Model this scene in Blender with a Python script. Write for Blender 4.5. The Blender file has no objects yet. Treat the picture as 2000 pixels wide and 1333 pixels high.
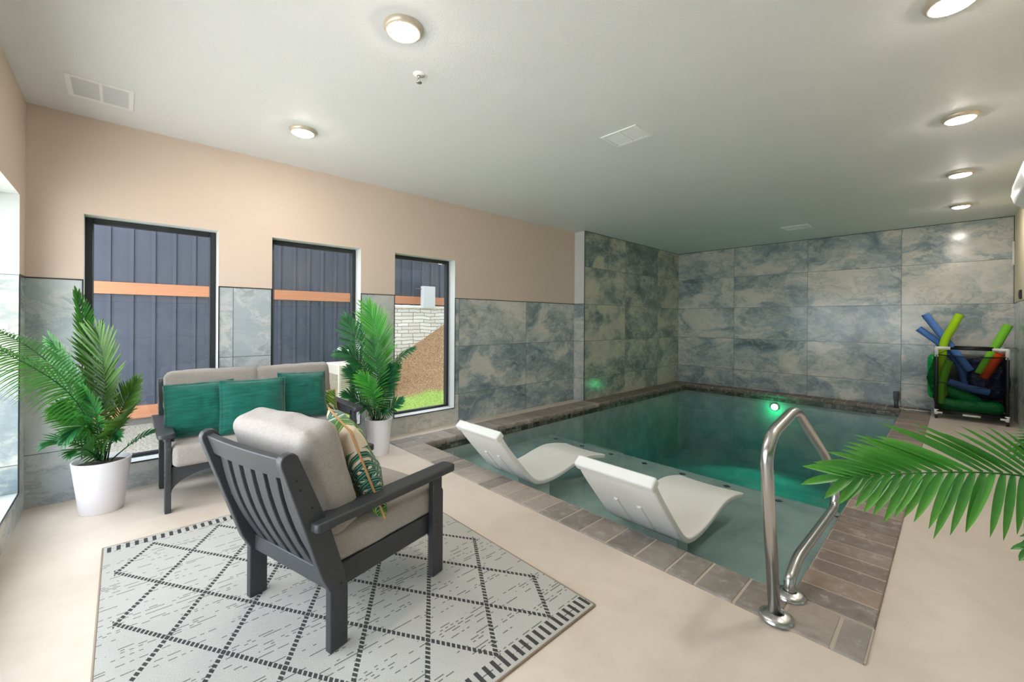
import bpy, bmesh, math, random
from mathutils import Vector, Matrix, noise as mnoise
random.seed(7)
scene = bpy.context.scene
COL = scene.collection

# ------------------------------------------------------------------ camera
CAMH, TH, ROLL = 1.31, 0.8169, 0.0059
F = Vector((-math.sin(TH), math.cos(TH), 0)); R0 = Vector((math.cos(TH), math.sin(TH), 0)); U0 = Vector((0, 0, 1))
Rv = math.cos(ROLL) * R0 + math.sin(ROLL) * U0
Uv = -math.sin(ROLL) * R0 + math.cos(ROLL) * U0
cd = bpy.data.cameras.new('camera'); cam = bpy.data.objects.new('camera', cd); COL.objects.link(cam)
cd.sensor_width = 36.0; cd.lens = 811.1183 / 2000 * 36.0
cd.shift_y = (626.0 - 666.5) / 2000.0
cd.clip_start = 0.02
cam.matrix_world = Matrix(((Rv.x, Uv.x, -F.x, 0), (Rv.y, Uv.y, -F.y, 0), (Rv.z, Uv.z, -F.z, CAMH), (0, 0, 0, 1)))
scene.camera = cam

# ------------------------------------------------------------------ world, exposure
LAMP_STRENGTH = 190.0
SKY_STRENGTH = 6.5
w = bpy.data.worlds.new('sky'); scene.world = w; w.use_nodes = True
bg = w.node_tree.nodes['Background']
bg.inputs[0].default_value = (0.88, 0.93, 1.0, 1); bg.inputs[1].default_value = SKY_STRENGTH
bounce_sun = bpy.data.lights.new('bounce_sun', 'SUN'); bounce_sun.energy = 40.0; bounce_sun.angle = math.radians(3); bounce_sun.color = (0.97, 0.98, 1.0)  # added lamp: lights the paving so its bounce brightens the ceiling
so = bpy.data.objects.new('bounce_sun', bounce_sun); COL.objects.link(so)
so.rotation_euler = Vector((-math.cos(math.radians(52)), -0.03, -math.sin(math.radians(52)))).to_track_quat('-Z', 'Y').to_euler()
vs = scene.view_settings
vs.view_transform = 'Standard'; vs.look = 'None'; vs.exposure = 0.12; vs.gamma = 1.0; vs.use_curve_mapping = False
cy = scene.cycles
cy.max_bounces = 14; cy.diffuse_bounces = 6; cy.glossy_bounces = 4; cy.transmission_bounces = 6
cy.transparent_max_bounces = 24; cy.sample_clamp_indirect = 6.0
cy.caustics_reflective = False; cy.caustics_refractive = False
cy.use_denoising = True

# ------------------------------------------------------------------ room constants
XW = -4.33      # window wall
XA = -4.12      # alcove tiled wall
YJ = 5.49       # where the alcove starts
YB = 8.85       # back wall
XR = 0.557      # right wall
YN = -0.482     # wall beside the camera
ZC = 2.774      # ceiling
ZT = 1.583      # top of wainscot tile

def lin(h):
    h = h.lstrip('#'); o = []
    for i in (0, 2, 4):
        v = int(h[i:i + 2], 16) / 255.0
        o.append(v / 12.92 if v <= 0.04045 else ((v + 0.055) / 1.055) ** 2.4)
    return (o[0], o[1], o[2], 1.0)

# ------------------------------------------------------------------ node helper
class NT:
    def __init__(self, name):
        self.m = bpy.data.materials.new(name); self.m.use_nodes = True
        self.t = self.m.node_tree; self.t.nodes.clear()
        self.out = self.t.nodes.new('ShaderNodeOutputMaterial')
    def n(self, typ, **kw):
        nd = self.t.nodes.new(typ)
        for k, v in kw.items(): setattr(nd, k, v)
        return nd
    def set(self, sock, v):
        if hasattr(v, 'is_output') or isinstance(v, bpy.types.NodeSocket): self.t.links.new(v, sock)
        else: sock.default_value = v
    def math(self, op, a, b=None, c=None, clamp=False):
        nd = self.n('ShaderNodeMath', operation=op, use_clamp=clamp)
        self.set(nd.inputs[0], a)
        if b is not None: self.set(nd.inputs[1], b)
        if c is not None: self.set(nd.inputs[2], c)
        return nd.outputs[0]
    def vmath(self, op, a, b=None, scale=None):
        nd = self.n('ShaderNodeVectorMath', operation=op)
        self.set(nd.inputs[0], a)
        if b is not None: self.set(nd.inputs[1], b)
        if scale is not None: self.set(nd.inputs['Scale'], scale)
        return nd.outputs[0]
    def pos(self):
        return self.n('ShaderNodeNewGeometry').outputs['Position']
    def objc(self):
        return self.n('ShaderNodeTexCoord').outputs['Object']
    def sep(self, v):
        nd = self.n('ShaderNodeSeparateXYZ'); self.set(nd.inputs[0], v); return nd.outputs
    def comb(self, x, y, z):
        nd = self.n('ShaderNodeCombineXYZ')
        for i, v in enumerate((x, y, z)): self.set(nd.inputs[i], v)
        return nd.outputs[0]
    def noise(self, vec, scale, detail=4, rough=0.5, dist=0.0, out='Fac'):
        nd = self.n('ShaderNodeTexNoise'); self.set(nd.inputs['Vector'], vec)
        nd.inputs['Scale'].default_value = scale; nd.inputs['Detail'].default_value = detail
        nd.inputs['Roughness'].default_value = rough; nd.inputs['Distortion'].default_value = dist
        return nd.outputs[out]
    def white(self, vec, out='Value'):
        nd = self.n('ShaderNodeTexWhiteNoise'); self.set(nd.inputs['Vector'], vec); return nd.outputs[out]
    def ramp(self, fac, stops, interp='LINEAR'):
        nd = self.n('ShaderNodeValToRGB'); self.set(nd.inputs[0], fac); cr = nd.color_ramp; cr.interpolation = interp
        while len(cr.elements) < len(stops): cr.elements.new(0.5)
        for e, (p, c) in zip(cr.elements, stops): e.position = p; e.color = c
        return nd.outputs[0]
    def mix(self, fac, a, b, blend='MIX'):
        nd = self.n('ShaderNodeMix', data_type='RGBA', blend_type=blend)
        self.set(nd.inputs[0], fac); self.set(nd.inputs[6], a); self.set(nd.inputs[7], b); return nd.outputs[2]
    def bump(self, h, strength=0.2, dist=0.01):
        nd = self.n('ShaderNodeBump'); nd.inputs['Strength'].default_value = strength
        nd.inputs['Distance'].default_value = dist; self.set(nd.inputs['Height'], h); return nd.outputs[0]
    def bsdf(self, color, rough=0.5, metal=0.0, normal=None, spec=0.5, **kw):
        b = self.n('ShaderNodeBsdfPrincipled')
        self.set(b.inputs['Base Color'], color); self.set(b.inputs['Roughness'], rough)
        b.inputs['Metallic'].default_value = metal; b.inputs['Specular IOR Level'].default_value = spec
        if normal is not None: self.set(b.inputs['Normal'], normal)
        for k, v in kw.items(): self.set(b.inputs[k.replace('_', ' ')], v)
        return b.outputs[0]
    def done(self, sh):
        self.t.links.new(sh, self.out.inputs['Surface']); return self.m

def simple(name, hexc, rough=0.5, metal=0.0, bump=None, var=0.0, spec=0.5, **kw):
    t = NT(name); col = lin(hexc); nrm = None
    if var:
        nz = t.noise(t.objc(), 6, 4)
        col = t.mix(nz, tuple(c * (1 - var) for c in col[:3]) + (1,), tuple(min(1, c * (1 + var)) for c in col[:3]) + (1,))
    if bump:
        nrm = t.bump(t.noise(t.objc(), bump[0], 3), bump[1], bump[2] if len(bump) > 2 else 0.005)
    return t.done(t.bsdf(col, rough, metal, nrm, spec, **kw))

# ------------------------------------------------------------------ materials
def mat_paint(name, hexc, scale=90, strength=0.25):
    t = NT(name); p = t.pos()
    big = t.noise(p, 1.3, 3)
    c = lin(hexc)
    col = t.mix(big, tuple(v * 0.97 for v in c[:3]) + (1,), tuple(min(1, v * 1.03) for v in c[:3]) + (1,))
    n = t.bump(t.noise(p, scale, 4, 0.6), strength, 0.004)
    return t.done(t.bsdf(col, 0.62, normal=n, spec=0.3))

def mat_marble(name, axis, u0, z0=0.365, light=0.0, light_cast=None, fadeu=None):
    """large blue-grey onyx-look slabs 1.214 x 0.609, each slab with its own veining"""
    t = NT(name); s = t.sep(t.pos())
    u = s[axis]; z = s[2]
    uu = t.math('DIVIDE', t.math('SUBTRACT', u, u0), 1.214)
    zz = t.math('DIVIDE', t.math('SUBTRACT', z, z0), 0.609)
    iu = t.math('FLOOR', uu); iz = t.math('FLOOR', zz)
    fu = t.math('FRACT', uu); fz = t.math('FRACT', zz)
    cell = t.comb(iu, iz, 3.0 + axis * 7)
    off = t.vmath('SCALE', t.white(cell, 'Color'), scale=14.0)
    base = t.comb(t.math('MULTIPLY', u, 0.85), t.math('MULTIPLY', z, 1.25), 0.0)
    p = t.vmath('ADD', base, off)
    warp = t.noise(p, 1.7, 6, 0.62, 0.2, 'Color')
    p2 = t.vmath('ADD', p, t.vmath('SCALE', t.vmath('SUBTRACT', warp, (0.5, 0.5, 0.5)), scale=0.75))
    a = t.noise(p2, 1.7, 10, 0.64, 0.3)
    bias = t.math('MULTIPLY', t.math('SUBTRACT', t.white(t.vmath('ADD', cell, (9, 4, 2))), 0.5), 0.10)
    a = t.math('ADD', a, bias)
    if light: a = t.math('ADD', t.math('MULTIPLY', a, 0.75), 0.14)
    col = t.ramp(a, [(0.28, lin('#5f7078')), (0.40, lin('#84949b')), (0.47, lin('#9aa6aa')), (0.52, lin('#b4bbb9')),
                     (0.57, lin('#cccbc5')), (0.70, lin('#dcd6cb'))])
    if fadeu is not None:   # the slabs beside the windows are plainer and paler
        fm = t.math('LESS_THAN', u, fadeu)
        col = t.mix(t.math('MULTIPLY', fm, 0.72), col, t.mix(a, lin('#98a4ac'), lin('#c6cbce')))
    if light_cast: col = t.mix(0.45, col, lin(light_cast), 'MULTIPLY')  # tint of the local light multiplied into the slab colour
    # green tint patches
    g = t.noise(t.vmath('ADD', p2, (7.3, 1.1, 0)), 1.6, 5, 0.6)
    gm = t.math('MULTIPLY', t.math('SUBTRACT', g, 0.54, clamp=True), 3.0, clamp=True)
    col = t.mix(t.math('MULTIPLY', gm, 0.5), col, lin('#7d8c79'))
    # crisp dark / pale veins and rust
    v = t.noise(t.vmath('ADD', p2, (3.1, 8.7, 0)), 2.2, 9, 0.62, 0.4)
    vein = t.math('SUBTRACT', 1.0, t.math('MULTIPLY', t.math('ABSOLUTE', t.math('SUBTRACT', v, 0.5)), 34.0), clamp=True)
    col = t.mix(t.math('MULTIPLY', vein, 0.35), col, lin('#d9d5c8'))
    v2 = t.math('SUBTRACT', 1.0, t.math('MULTIPLY', t.math('ABSOLUTE', t.math('SUBTRACT', v, 0.44)), 40.0), clamp=True)
    col = t.mix(t.math('MULTIPLY', v2, 0.32), col, lin('#62706f'))
    r = t.noise(t.vmath('ADD', p2, (1.7, 2.9, 4)), 1.1, 6, 0.65)
    rust = t.math('MULTIPLY', t.math('SUBTRACT', r, 0.66, clamp=True), 7.0, clamp=True)
    col = t.mix(t.math('MULTIPLY', rust, 0.55), col, lin('#b08a5c'))
    du = t.math('MULTIPLY', t.math('MINIMUM', fu, t.math('SUBTRACT', 1.0, fu)), 1.214)
    dz = t.math('MULTIPLY', t.math('MINIMUM', fz, t.math('SUBTRACT', 1.0, fz)), 0.609)
    gr = t.math('LESS_THAN', t.math('MINIMUM', du, dz), 0.0028)
    col = t.mix(gr, col, lin('#5f6663'))
    rough = t.math('ADD', t.math('MULTIPLY', gr, 0.5), 0.16)
    nrm = t.bump(t.math('SUBTRACT', 1.0, gr), 0.3, 0.002)
    return t.done(t.bsdf(col, rough, normal=nrm, spec=0.45))

M = {}
M['tan'] = mat_paint('tan_wall_paint', '#d1bfb0')
M['cream'] = mat_paint('cream_wall_paint', '#d8ceb0')
M['white_wall'] = mat_paint('white_reveal_paint', '#d3d7d6')
M['ceil'] = mat_paint('textured_ceiling_paint', '#e6e8ea', 140, 0.5)
M['mar_y'] = mat_marble('marble_tile_alcove', 1, 5.49, light_cast='#cdcba8')  # olive cast of the alcove's light painted into the tile
M['mar_w'] = mat_marble('marble_tile_wainscot', 1, 3.138, fadeu=2.4)
M['mar_x'] = mat_marble('marble_tile_back', 0, -0.566)
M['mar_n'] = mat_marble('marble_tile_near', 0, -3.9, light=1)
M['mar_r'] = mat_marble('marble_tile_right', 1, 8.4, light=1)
M['black_trim'] = simple('black_metal_trim', '#23272b', 0.35)
M['frame'] = simple('window_frame_dark', '#24282c', 0.4)
M['white_plastic'] = simple('white_plastic', '#f3f4f5', 0.35)
M['vent_panel'] = simple('vent_filter_white', '#dcdfe4', 0.6)
M['pvc'] = simple('white_pvc', '#e6e5df', 0.3)
M['chrome'] = simple('brushed_chrome', '#c9c9c9', 0.25, 1.0)
M['black'] = simple('black_plastic', '#141516', 0.45)
M['grey_plastic'] = simple('grey_plastic', '#50565a', 0.5)

def mat_floor():
    t = NT('beige_coated_concrete'); p = t.pos()
    a = t.noise(p, 1.1, 5, 0.6, 0.6); b = t.noise(p, 9, 4, 0.6)
    f = t.math('ADD', t.math('MULTIPLY', a, 0.75), t.math('MULTIPLY', b, 0.25))
    col = t.ramp(f, [(0.3, lin('#c9bbac')), (0.5, lin('#d6c9bb')), (0.72, lin('#ddd2c6'))])
    sp = t.noise(p, 160, 2, 0.5)
    col = t.mix(t.math('GREATER_THAN', sp, 0.80), col, lin('#a8937c'))
    return t.done(t.bsdf(col, t.math('ADD', t.math('MULTIPLY', b, 0.15), 0.26), spec=0.4, normal=t.bump(b, 0.05, 0.002)))
M['floor'] = mat_floor()

def mat_brick():
    t = NT('weathered_coping_brick'); p = t.pos()
    at = t.n('ShaderNodeAttribute', attribute_name='tint')
    nz = t.noise(p, 14, 6, 0.65, 0.5); big = t.noise(p, 3.5, 4, 0.6)
    col = t.mix(t.math('MULTIPLY', nz, 0.55), at.outputs['Color'], lin('#c4bcb5'), 'MIX')
    st = t.math('MULTIPLY', t.math('SUBTRACT', nz, 0.58, clamp=True), 5.0, clamp=True)
    col = t.mix(t.math('MULTIPLY', st, 0.55), col, lin('#d0cac2'))
    dk = t.math('MULTIPLY', t.math('SUBTRACT', 0.40, big, clamp=True), 7.0, clamp=True)
    col = t.mix(t.math('MULTIPLY', dk, 0.5), col, lin('#6a625b'))
    return t.done(t.bsdf(col, 0.55, spec=0.35, normal=t.bump(nz, 0.5, 0.006)))
M['brick'] = mat_brick()
M['grout'] = simple('pale_grout', '#b5aa9b', 0.8, bump=(120, 0.3))

def mat_mosaic():
    t = NT('waterline_stone_mosaic'); s = t.sep(t.pos())
    u = t.math('ADD', s[0], s[1])
    cu = t.math('MULTIPLY', u, 18); cz = t.math('MULTIPLY', s[2], 26)
    wv = t.white(t.comb(t.math('FLOOR', cu), t.math('FLOOR', cz), 0))
    col = t.ramp(wv, [(0, lin('#2c302c')), (0.5, lin('#55524a')), (1, lin('#8b8478'))])
    e = t.math('MINIMUM', t.math('FRACT', cu), t.math('FRACT', cz))
    col = t.mix(t.math('LESS_THAN', e, 0.08), col, lin('#20221f'))
    return t.done(t.bsdf(col, 0.3))
M['mosaic'] = mat_mosaic()

def mat_plaster():
    t = NT('pool_plaster'); p = t.pos()
    a = t.noise(p, 2.2, 6, 0.6, 0.8)
    col = t.ramp(a, [(0.3, lin('#8d9293')), (0.5, lin('#9fa3a2')), (0.7, lin('#b2b4b2'))])
    return t.done(t.bsdf(col, 0.6))
M['plaster'] = mat_plaster()

def mat_water():
    t = NT('pool_water')
    p = t.pos()
    n1 = t.noise(p, 2.3, 2, 0.5, 0.2)
    nrm = t.bump(n1, 0.035, 0.05)
    fr = t.n('ShaderNodeFresnel'); fr.inputs['IOR'].default_value = 1.33; t.set(fr.inputs['Normal'], nrm)
    geo = t.n('ShaderNodeNewGeometry')
    front = t.math('SUBTRACT', 1.0, geo.outputs['Backfacing'])
    fac = t.math('MULTIPLY', fr.outputs[0], front)
    tr = t.n('ShaderNodeBsdfTransparent'); tr.inputs[0].default_value = (0.98, 1.0, 0.995, 1)
    gl = t.n('ShaderNodeBsdfGlossy'); gl.inputs['Roughness'].default_value = 0.03; t.set(gl.inputs['Normal'], nrm)
    mx = t.n('ShaderNodeMixShader'); t.set(mx.inputs[0], fac)
    t.t.links.new(tr.outputs[0], mx.inputs[1]); t.t.links.new(gl.outputs[0], mx.inputs[2])
    va = t.n('ShaderNodeVolumeAbsorption'); va.inputs['Color'].default_value = (0.0, 0.80, 0.79, 1)
    va.inputs['Density'].default_value = 0.46
    t.t.links.new(va.outputs[0], t.out.inputs['Volume'])
    return t.done(mx.outputs[0])
M['water'] = mat_water()

def mat_glass():
    t = NT('window_glass')
    fr = t.n('ShaderNodeFresnel'); fr.inputs['IOR'].default_value = 1.5
    tr = t.n('ShaderNodeBsdfTransparent'); tr.inputs[0].default_value = (0.94, 0.95, 0.95, 1)
    gl = t.n('ShaderNodeBsdfGlossy'); gl.inputs['Roughness'].default_value = 0.0
    geo = t.n('ShaderNodeNewGeometry')
    fac = t.math('MULTIPLY', fr.outputs[0], t.math('SUBTRACT', 1.0, t.math('MULTIPLY', geo.outputs['Backfacing'], 1.0)))
    mx = t.n('ShaderNodeMixShader'); t.set(mx.inputs[0], t.math('MINIMUM', t.math('MULTIPLY', fac, 1.8), 1.0))
    t.t.links.new(tr.outputs[0], mx.inputs[1]); t.t.links.new(gl.outputs[0], mx.inputs[2])
    return t.done(mx.outputs[0])
M['glass'] = mat_glass()

def mat_fabric(name, a, b, scale=420, bump=0.35):
    t = NT(name); p = t.objc()
    s = t.sep(p)
    n1 = t.noise(p, scale, 2, 0.7); n2 = t.noise(p, 7, 4, 0.6); n3 = t.noise(p, 60, 3, 0.7)
    f = t.math('ADD', t.math('MULTIPLY', n1, 0.8), t.math('MULTIPLY', n3, 0.2))
    col = t.ramp(f, [(0.36, lin(a)), (0.62, lin(b))])
    h = t.math('ADD', t.math('MULTIPLY', n1, 0.3), t.math('MULTIPLY', n2, 1.0))
    return t.done(t.bsdf(col, 0.92, normal=t.bump(h, bump, 0.012), spec=0.15, Sheen_Weight=0.25))
M['linen'] = mat_fabric('grey_linen', '#8d8782', '#aba49e', bump=0.22)
M['piping'] = simple('grey_piping', '#9b9590', 0.9)

def mat_green():
    t = NT('teal_green_linen'); p = t.objc(); s = t.sep(p)
    st = t.noise(t.comb(t.math('MULTIPLY', s[0], 6), t.math('MULTIPLY', s[1], 90), s[2]), 1.0, 4, 0.6, 0.5)
    n1 = t.noise(p, 350, 2)
    f = t.math('ADD', t.math('MULTIPLY', st, 0.6), t.math('MULTIPLY', n1, 0.4))
    col = t.ramp(f, [(0.35, lin('#0b4a40')), (0.5, lin('#0f5a4d')), (0.68, lin('#227263'))])
    return t.done(t.bsdf(col, 0.9, normal=t.bump(st, 0.35, 0.01), spec=0.15, Sheen_Weight=0.3))
M['green'] = mat_green()

def mat_lumber():
    t = NT('charcoal_poly_lumber'); p = t.objc()
    nz = t.noise(p, 220, 3, 0.6)
    return t.done(t.bsdf(t.mix(nz, lin('#303235'), lin('#3c3f43')), 0.42, normal=t.bump(nz, 0.25, 0.002), spec=0.5))
M['lumber'] = mat_lumber()

def mat_loungerwhite():
    t = NT('white_molded_resin'); p = t.objc()
    nz = t.noise(p, 5, 4)
    return t.done(t.bsdf(t.mix(nz, lin('#dcdedb'), lin('#e8e9e6')), 0.45, spec=0.4))
M['resin'] = mat_loungerwhite()
M['pot'] = simple('white_planter', '#e9e8ee', 0.4, var=0.02)
M['soil'] = simple('dark_moss_filler', '#3a332a', 0.95, bump=(60, 1.0, 0.02))

def mat_leaf(name, a, b, tip):
    t = NT(name)
    at = t.n('ShaderNodeAttribute', attribute_name='tint')
    s = t.sep(at.outputs['Color'])
    col = t.mix(s[0], lin(a), lin(b))
    col = t.mix(t.math('MULTIPLY', s[1], 0.6), col, lin(tip))
    b1 = t.n('ShaderNodeBsdfPrincipled'); t.set(b1.inputs['Base Color'], col); b1.inputs['Roughness'].default_value = 0.38
    tl = t.n('ShaderNodeBsdfTranslucent'); t.set(tl.inputs[0], t.mix(0.5, col, lin('#8fce3a')))
    mx = t.n('ShaderNodeMixShader'); mx.inputs[0].default_value = 0.16
    t.t.links.new(b1.outputs[0], mx.inputs[1]); t.t.links.new(tl.outputs[0], mx.inputs[2])
    return t.done(mx.outputs[0])
M['leaf'] = mat_leaf('palm_leaf_green', '#125226', '#257a32', '#52a038')
M['leaf_bright'] = mat_leaf('palm_leaf_bright', '#27842f', '#4aab3c', '#86cc4c')
M['leaf_dark'] = mat_leaf('palm_leaf_deep', '#0f4a2c', '#1b6a3c', '#2f8a44')
M['leaf_olive'] = mat_leaf('palm_leaf_olive', '#2b4a1c', '#45702a', '#6a9a34')

def mat_lampglow():
    t = NT('lit_lamp_diffuser'); e = t.n('ShaderNodeEmission'); e.inputs[0].default_value = (1.0, 0.90, 0.82, 1)
    e.inputs[1].default_value = LAMP_STRENGTH
    return t.done(e.outputs[0])
M['lamp'] = mat_lampglow()
def mat_poolglow():
    t = NT('green_pool_light_lens'); e = t.n('ShaderNodeEmission'); e.inputs[0].default_value = (0.15, 1.0, 0.22, 1)
    e.inputs[1].default_value = 25.0
    return t.done(e.outputs[0])
M['poolglow'] = mat_poolglow()
M['lamp_ring'] = simple('satin_nickel_ring', '#cbbfae', 0.35, 0.4)

def mat_siding():
    t = NT('slate_blue_siding'); p = t.pos(); nz = t.noise(p, 3, 4)
    return t.done(t.bsdf(t.mix(nz, lin('#454b59'), lin('#505664')), 0.6, spec=0.3))
M['siding'] = mat_siding()

# ------------------------------------------------------------------ mesh helpers
def link(name, bm, mat, parent=None, smooth=False, kind=None, loc=None, rot=None, autos=None):
    me = bpy.data.meshes.new(name); bm.normal_update(); bm.to_mesh(me); bm.free()
    o = bpy.data.objects.new(name, me); COL.objects.link(o)
    if isinstance(mat, (list, tuple)):
        for m_ in mat: me.materials.append(m_)
    else: me.materials.append(mat)
    if smooth:
        for p in me.polygons: p.use_smooth = True
        if autos is not None:
            try: me.set_sharp_from_angle(angle=math.radians(autos))
            except Exception: pass
    if parent: o.parent = parent
    if kind: o['kind'] = kind
    if loc: o.location = loc
    if rot: o.rotation_euler = rot
    return o

def thing(name, label, cat, loc=(0, 0, 0), rz=0.0, group=None):
    o = bpy.data.objects.new(name, None); COL.objects.link(o); o.empty_display_size = 0.1
    o.location = loc; o.rotation_euler = (0, 0, rz); o['label'] = label; o['category'] = cat
    if group: o['group'] = group
    return o
def tag(o, label, cat, group=None, kind=None):
    o['label'] = label; o['category'] = cat
    if group: o['group'] = group
    if kind: o['kind'] = kind
    return o

def box(bm, x0, x1, y0, y1, z0, z1, mi=0):
    vs = [bm.verts.new(p) for p in ((x0,y0,z0),(x1,y0,z0),(x1,y1,z0),(x0,y1,z0),(x0,y0,z1),(x1,y0,z1),(x1,y1,z1),(x0,y1,z1))]
    fs = [(0,3,2,1),(4,5,6,7),(0,1,5,4),(1,2,6,5),(2,3,7,6),(3,0,4,7)]
    r = []
    for f in fs:
        fc = bm.faces.new([vs[i] for i in f]); fc.material_index = mi; r.append(fc)
    return vs, r
def quad(bm, a, b, c, d, mi=0):
    f = bm.faces.new([bm.verts.new(p) for p in (a, b, c, d)]); f.material_index = mi; return f
def bevel(o, wd=0.003, seg=2, ang=30):
    m = o.modifiers.new('bevel', 'BEVEL'); m.width = wd; m.segments = seg; m.limit_method = 'ANGLE'; m.angle_limit = math.radians(ang)
    m.harden_normals = False
    for p in o.data.polygons: p.use_smooth = True
    try: o.data.set_sharp_from_angle(angle=math.radians(35))
    except Exception: pass
    return o

def prism(bm, pts, axis, a, b):
    """extrude 2D polygon along axis ('x': pts are (y,z); 'y': (x,z); 'z': (x,y))"""
    def P(p, t):
        return {'x': (t, p[0], p[1]), 'y': (p[0], t, p[1]), 'z': (p[0], p[1], t)}[axis]
    va = [bm.verts.new(P(p, a)) for p in pts]; vb = [bm.verts.new(P(p, b)) for p in pts]
    n = len(pts)
    f1 = bm.faces.new(va); f2 = bm.faces.new(list(reversed(vb)))
    fs = [f1, f2]
    for i in range(n):
        fs.append(bm.faces.new((va[i], vb[i], vb[(i + 1) % n], va[(i + 1) % n])))
    bmesh.ops.recalc_face_normals(bm, faces=fs)
    return fs

def tube(bm, pts, r, seg=14, cap=True, closed=False):
    pts = [Vector(p) for p in pts]; n = len(pts); rings = []
    rr = r if isinstance(r, (list, tuple)) else [r] * n
    prev = None
    for i, p in enumerate(pts):
        a = pts[max(i - 1, 0)]; b = pts[min(i + 1, n - 1)]
        t = (b - a).normalized()
        if prev is None:
            up = Vector((0, 0, 1)) if abs(t.z) < 0.9 else Vector((1, 0, 0))
            nx = t.cross(up).normalized()
        else:
            nx = (prev - t * prev.dot(t)).normalized()
        prev = nx; ny = t.cross(nx)
        rings.append([bm.verts.new(p + (nx * math.cos(k * 2 * math.pi / seg) + ny * math.sin(k * 2 * math.pi / seg)) * rr[i]) for k in range(seg)])
    for i in range(n - 1):
        for k in range(seg):
            f = bm.faces.new((rings[i][k], rings[i][(k + 1) % seg], rings[i + 1][(k + 1) % seg], rings[i + 1][k]))
            f.smooth = True
    if cap:
        bm.faces.new(list(reversed(rings[0]))); bm.faces.new(rings[-1])

def smoothpath(ctrl, r=0.06, n=8):
    """polyline with rounded corners"""
    c = [Vector(p) for p in ctrl]; out = [c[0]]
    for i in range(1, len(c) - 1):
        a, b, d = c[i - 1], c[i], c[i + 1]
        ra = min(r, (a - b).length * 0.48, (d - b).length * 0.48)
        p0 = b + (a - b).normalized() * ra; p1 = b + (d - b).normalized() * ra
        for k in range(n + 1):
            t = k / n; out.append(p0 * (1 - t) ** 2 + b * 2 * t * (1 - t) + p1 * t * t)
    out.append(c[-1]); return out

def catmull(P, n=8):
    P = [Vector(p) for p in P]; P = [P[0] * 2 - P[1]] + P + [P[-1] * 2 - P[-2]]; out = []
    for i in range(1, len(P) - 2):
        for k in range(n):
            t = k / n; a, b, c, d = P[i - 1], P[i], P[i + 1], P[i + 2]
            out.append(0.5 * ((2 * b) + (c - a) * t + (2 * a - 5 * b + 4 * c - d) * t * t + (3 * b - a - 3 * c + d) * t ** 3))
    out.append(P[-2]); return out

def lathe(bm, prof, seg=40, center=(0, 0, 0), capb=False, capt=False):
    rings = []
    for r, z in prof:
        rings.append([bm.verts.new((center[0] + r * math.cos(k * 2 * math.pi / seg), center[1] + r * math.sin(k * 2 * math.pi / seg), center[2] + z)) for k in range(seg)])
    for i in range(len(rings) - 1):
        for k in range(seg):
            f = bm.faces.new((rings[i][k], rings[i][(k + 1) % seg], rings[i + 1][(k + 1) % seg], rings[i + 1][k])); f.smooth = True
    if capb: bm.faces.new(list(reversed(rings[0])))
    if capt: bm.faces.new(rings[-1])

def wall_with_holes(name, axis, c, thick, umin, umax, zmin, zmax, holes, bands, outward):
    """wall slab at axis=c (inner face), thickness going outward; bands = [(z0,z1,matindex)]"""
    bm = bmesh.new()
    us = sorted(set([umin, umax] + [h[0] for h in holes] + [h[1] for h in holes]))
    zs = sorted(set([zmin, zmax] + [h[2] for h in holes] + [h[3] for h in holes] + [b[0] for b in bands] + [b[1] for b in bands]))
    zs = [z for z in zs if zmin <= z <= zmax]
    def P(u, z, d):
        return (c + outward * d, u, z) if axis == 'x' else (u, c + outward * d, z)
    def inside(u, z):
        return any(h[0] < u < h[1] and h[2] < z < h[3] for h in holes)
    for i in range(len(us) - 1):
        for j in range(len(zs) - 1):
            u0, u1, z0, z1 = us[i], us[i + 1], zs[j], zs[j + 1]
            um, zm = (u0 + u1) / 2, (z0 + z1) / 2
            if inside(um, zm): continue
            mi = 0
            for b in bands:
                if b[0] < zm < b[1]: mi = b[2]
            quad(bm, P(u0, z0, 0), P(u1, z0, 0), P(u1, z1, 0), P(u0, z1, 0), mi)
            quad(bm, P(u0, z0, thick), P(u0, z1, thick), P(u1, z1, thick), P(u1, z0, thick), mi)
    for (a, b, z0, z1) in holes:
        quad(bm, P(a, z0, 0), P(a, z1, 0), P(a, z1, thick), P(a, z0, thick), 2)
        quad(bm, P(b, z0, 0), P(b, z0, thick), P(b, z1, thick), P(b, z1, 0), 2)
        quad(bm, P(a, z0, 0), P(a, z0, thick), P(b, z0, thick), P(b, z0, 0), 2)
        quad(bm, P(a, z1, 0), P(b, z1, 0), P(b, z1, thick), P(a, z1, thick), 2)
    for u in (umin, umax):
        quad(bm, P(u, zmin, 0), P(u, zmax, 0), P(u, zmax, thick), P(u, zmin, thick), 0)
    bmesh.ops.remove_doubles(bm, verts=bm.verts, dist=1e-5)
    bmesh.ops.recalc_face_normals(bm, faces=bm.faces)
    return bm

# ------------------------------------------------------------------ room shell
PX0, PX1, PY0, PY1 = -3.83, -0.525, 2.335, 8.55     # pool water edges
CX0, CX1, CY0 = -4.13, -0.225, 2.07                  # outer edges of coping
bm = bmesh.new()
box(bm, XW - 0.2, XR + 0.1, YN - 0.35, CY0, -0.12, 0.0)
box(bm, XW - 0.2, CX0, CY0, YB + 0.1, -0.12, 0.0)
box(bm, CX1, XR + 0.1, CY0, YB + 0.1, -0.12, 0.0)
link('floor', bm, M['floor'], kind='structure')

bm = bmesh.new(); box(bm, XW - 0.3, XR + 0.2, YN - 0.4, YB + 0.2, ZC, ZC + 0.12)
link('ceiling', bm, M['ceil'], kind='structure')

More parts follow.
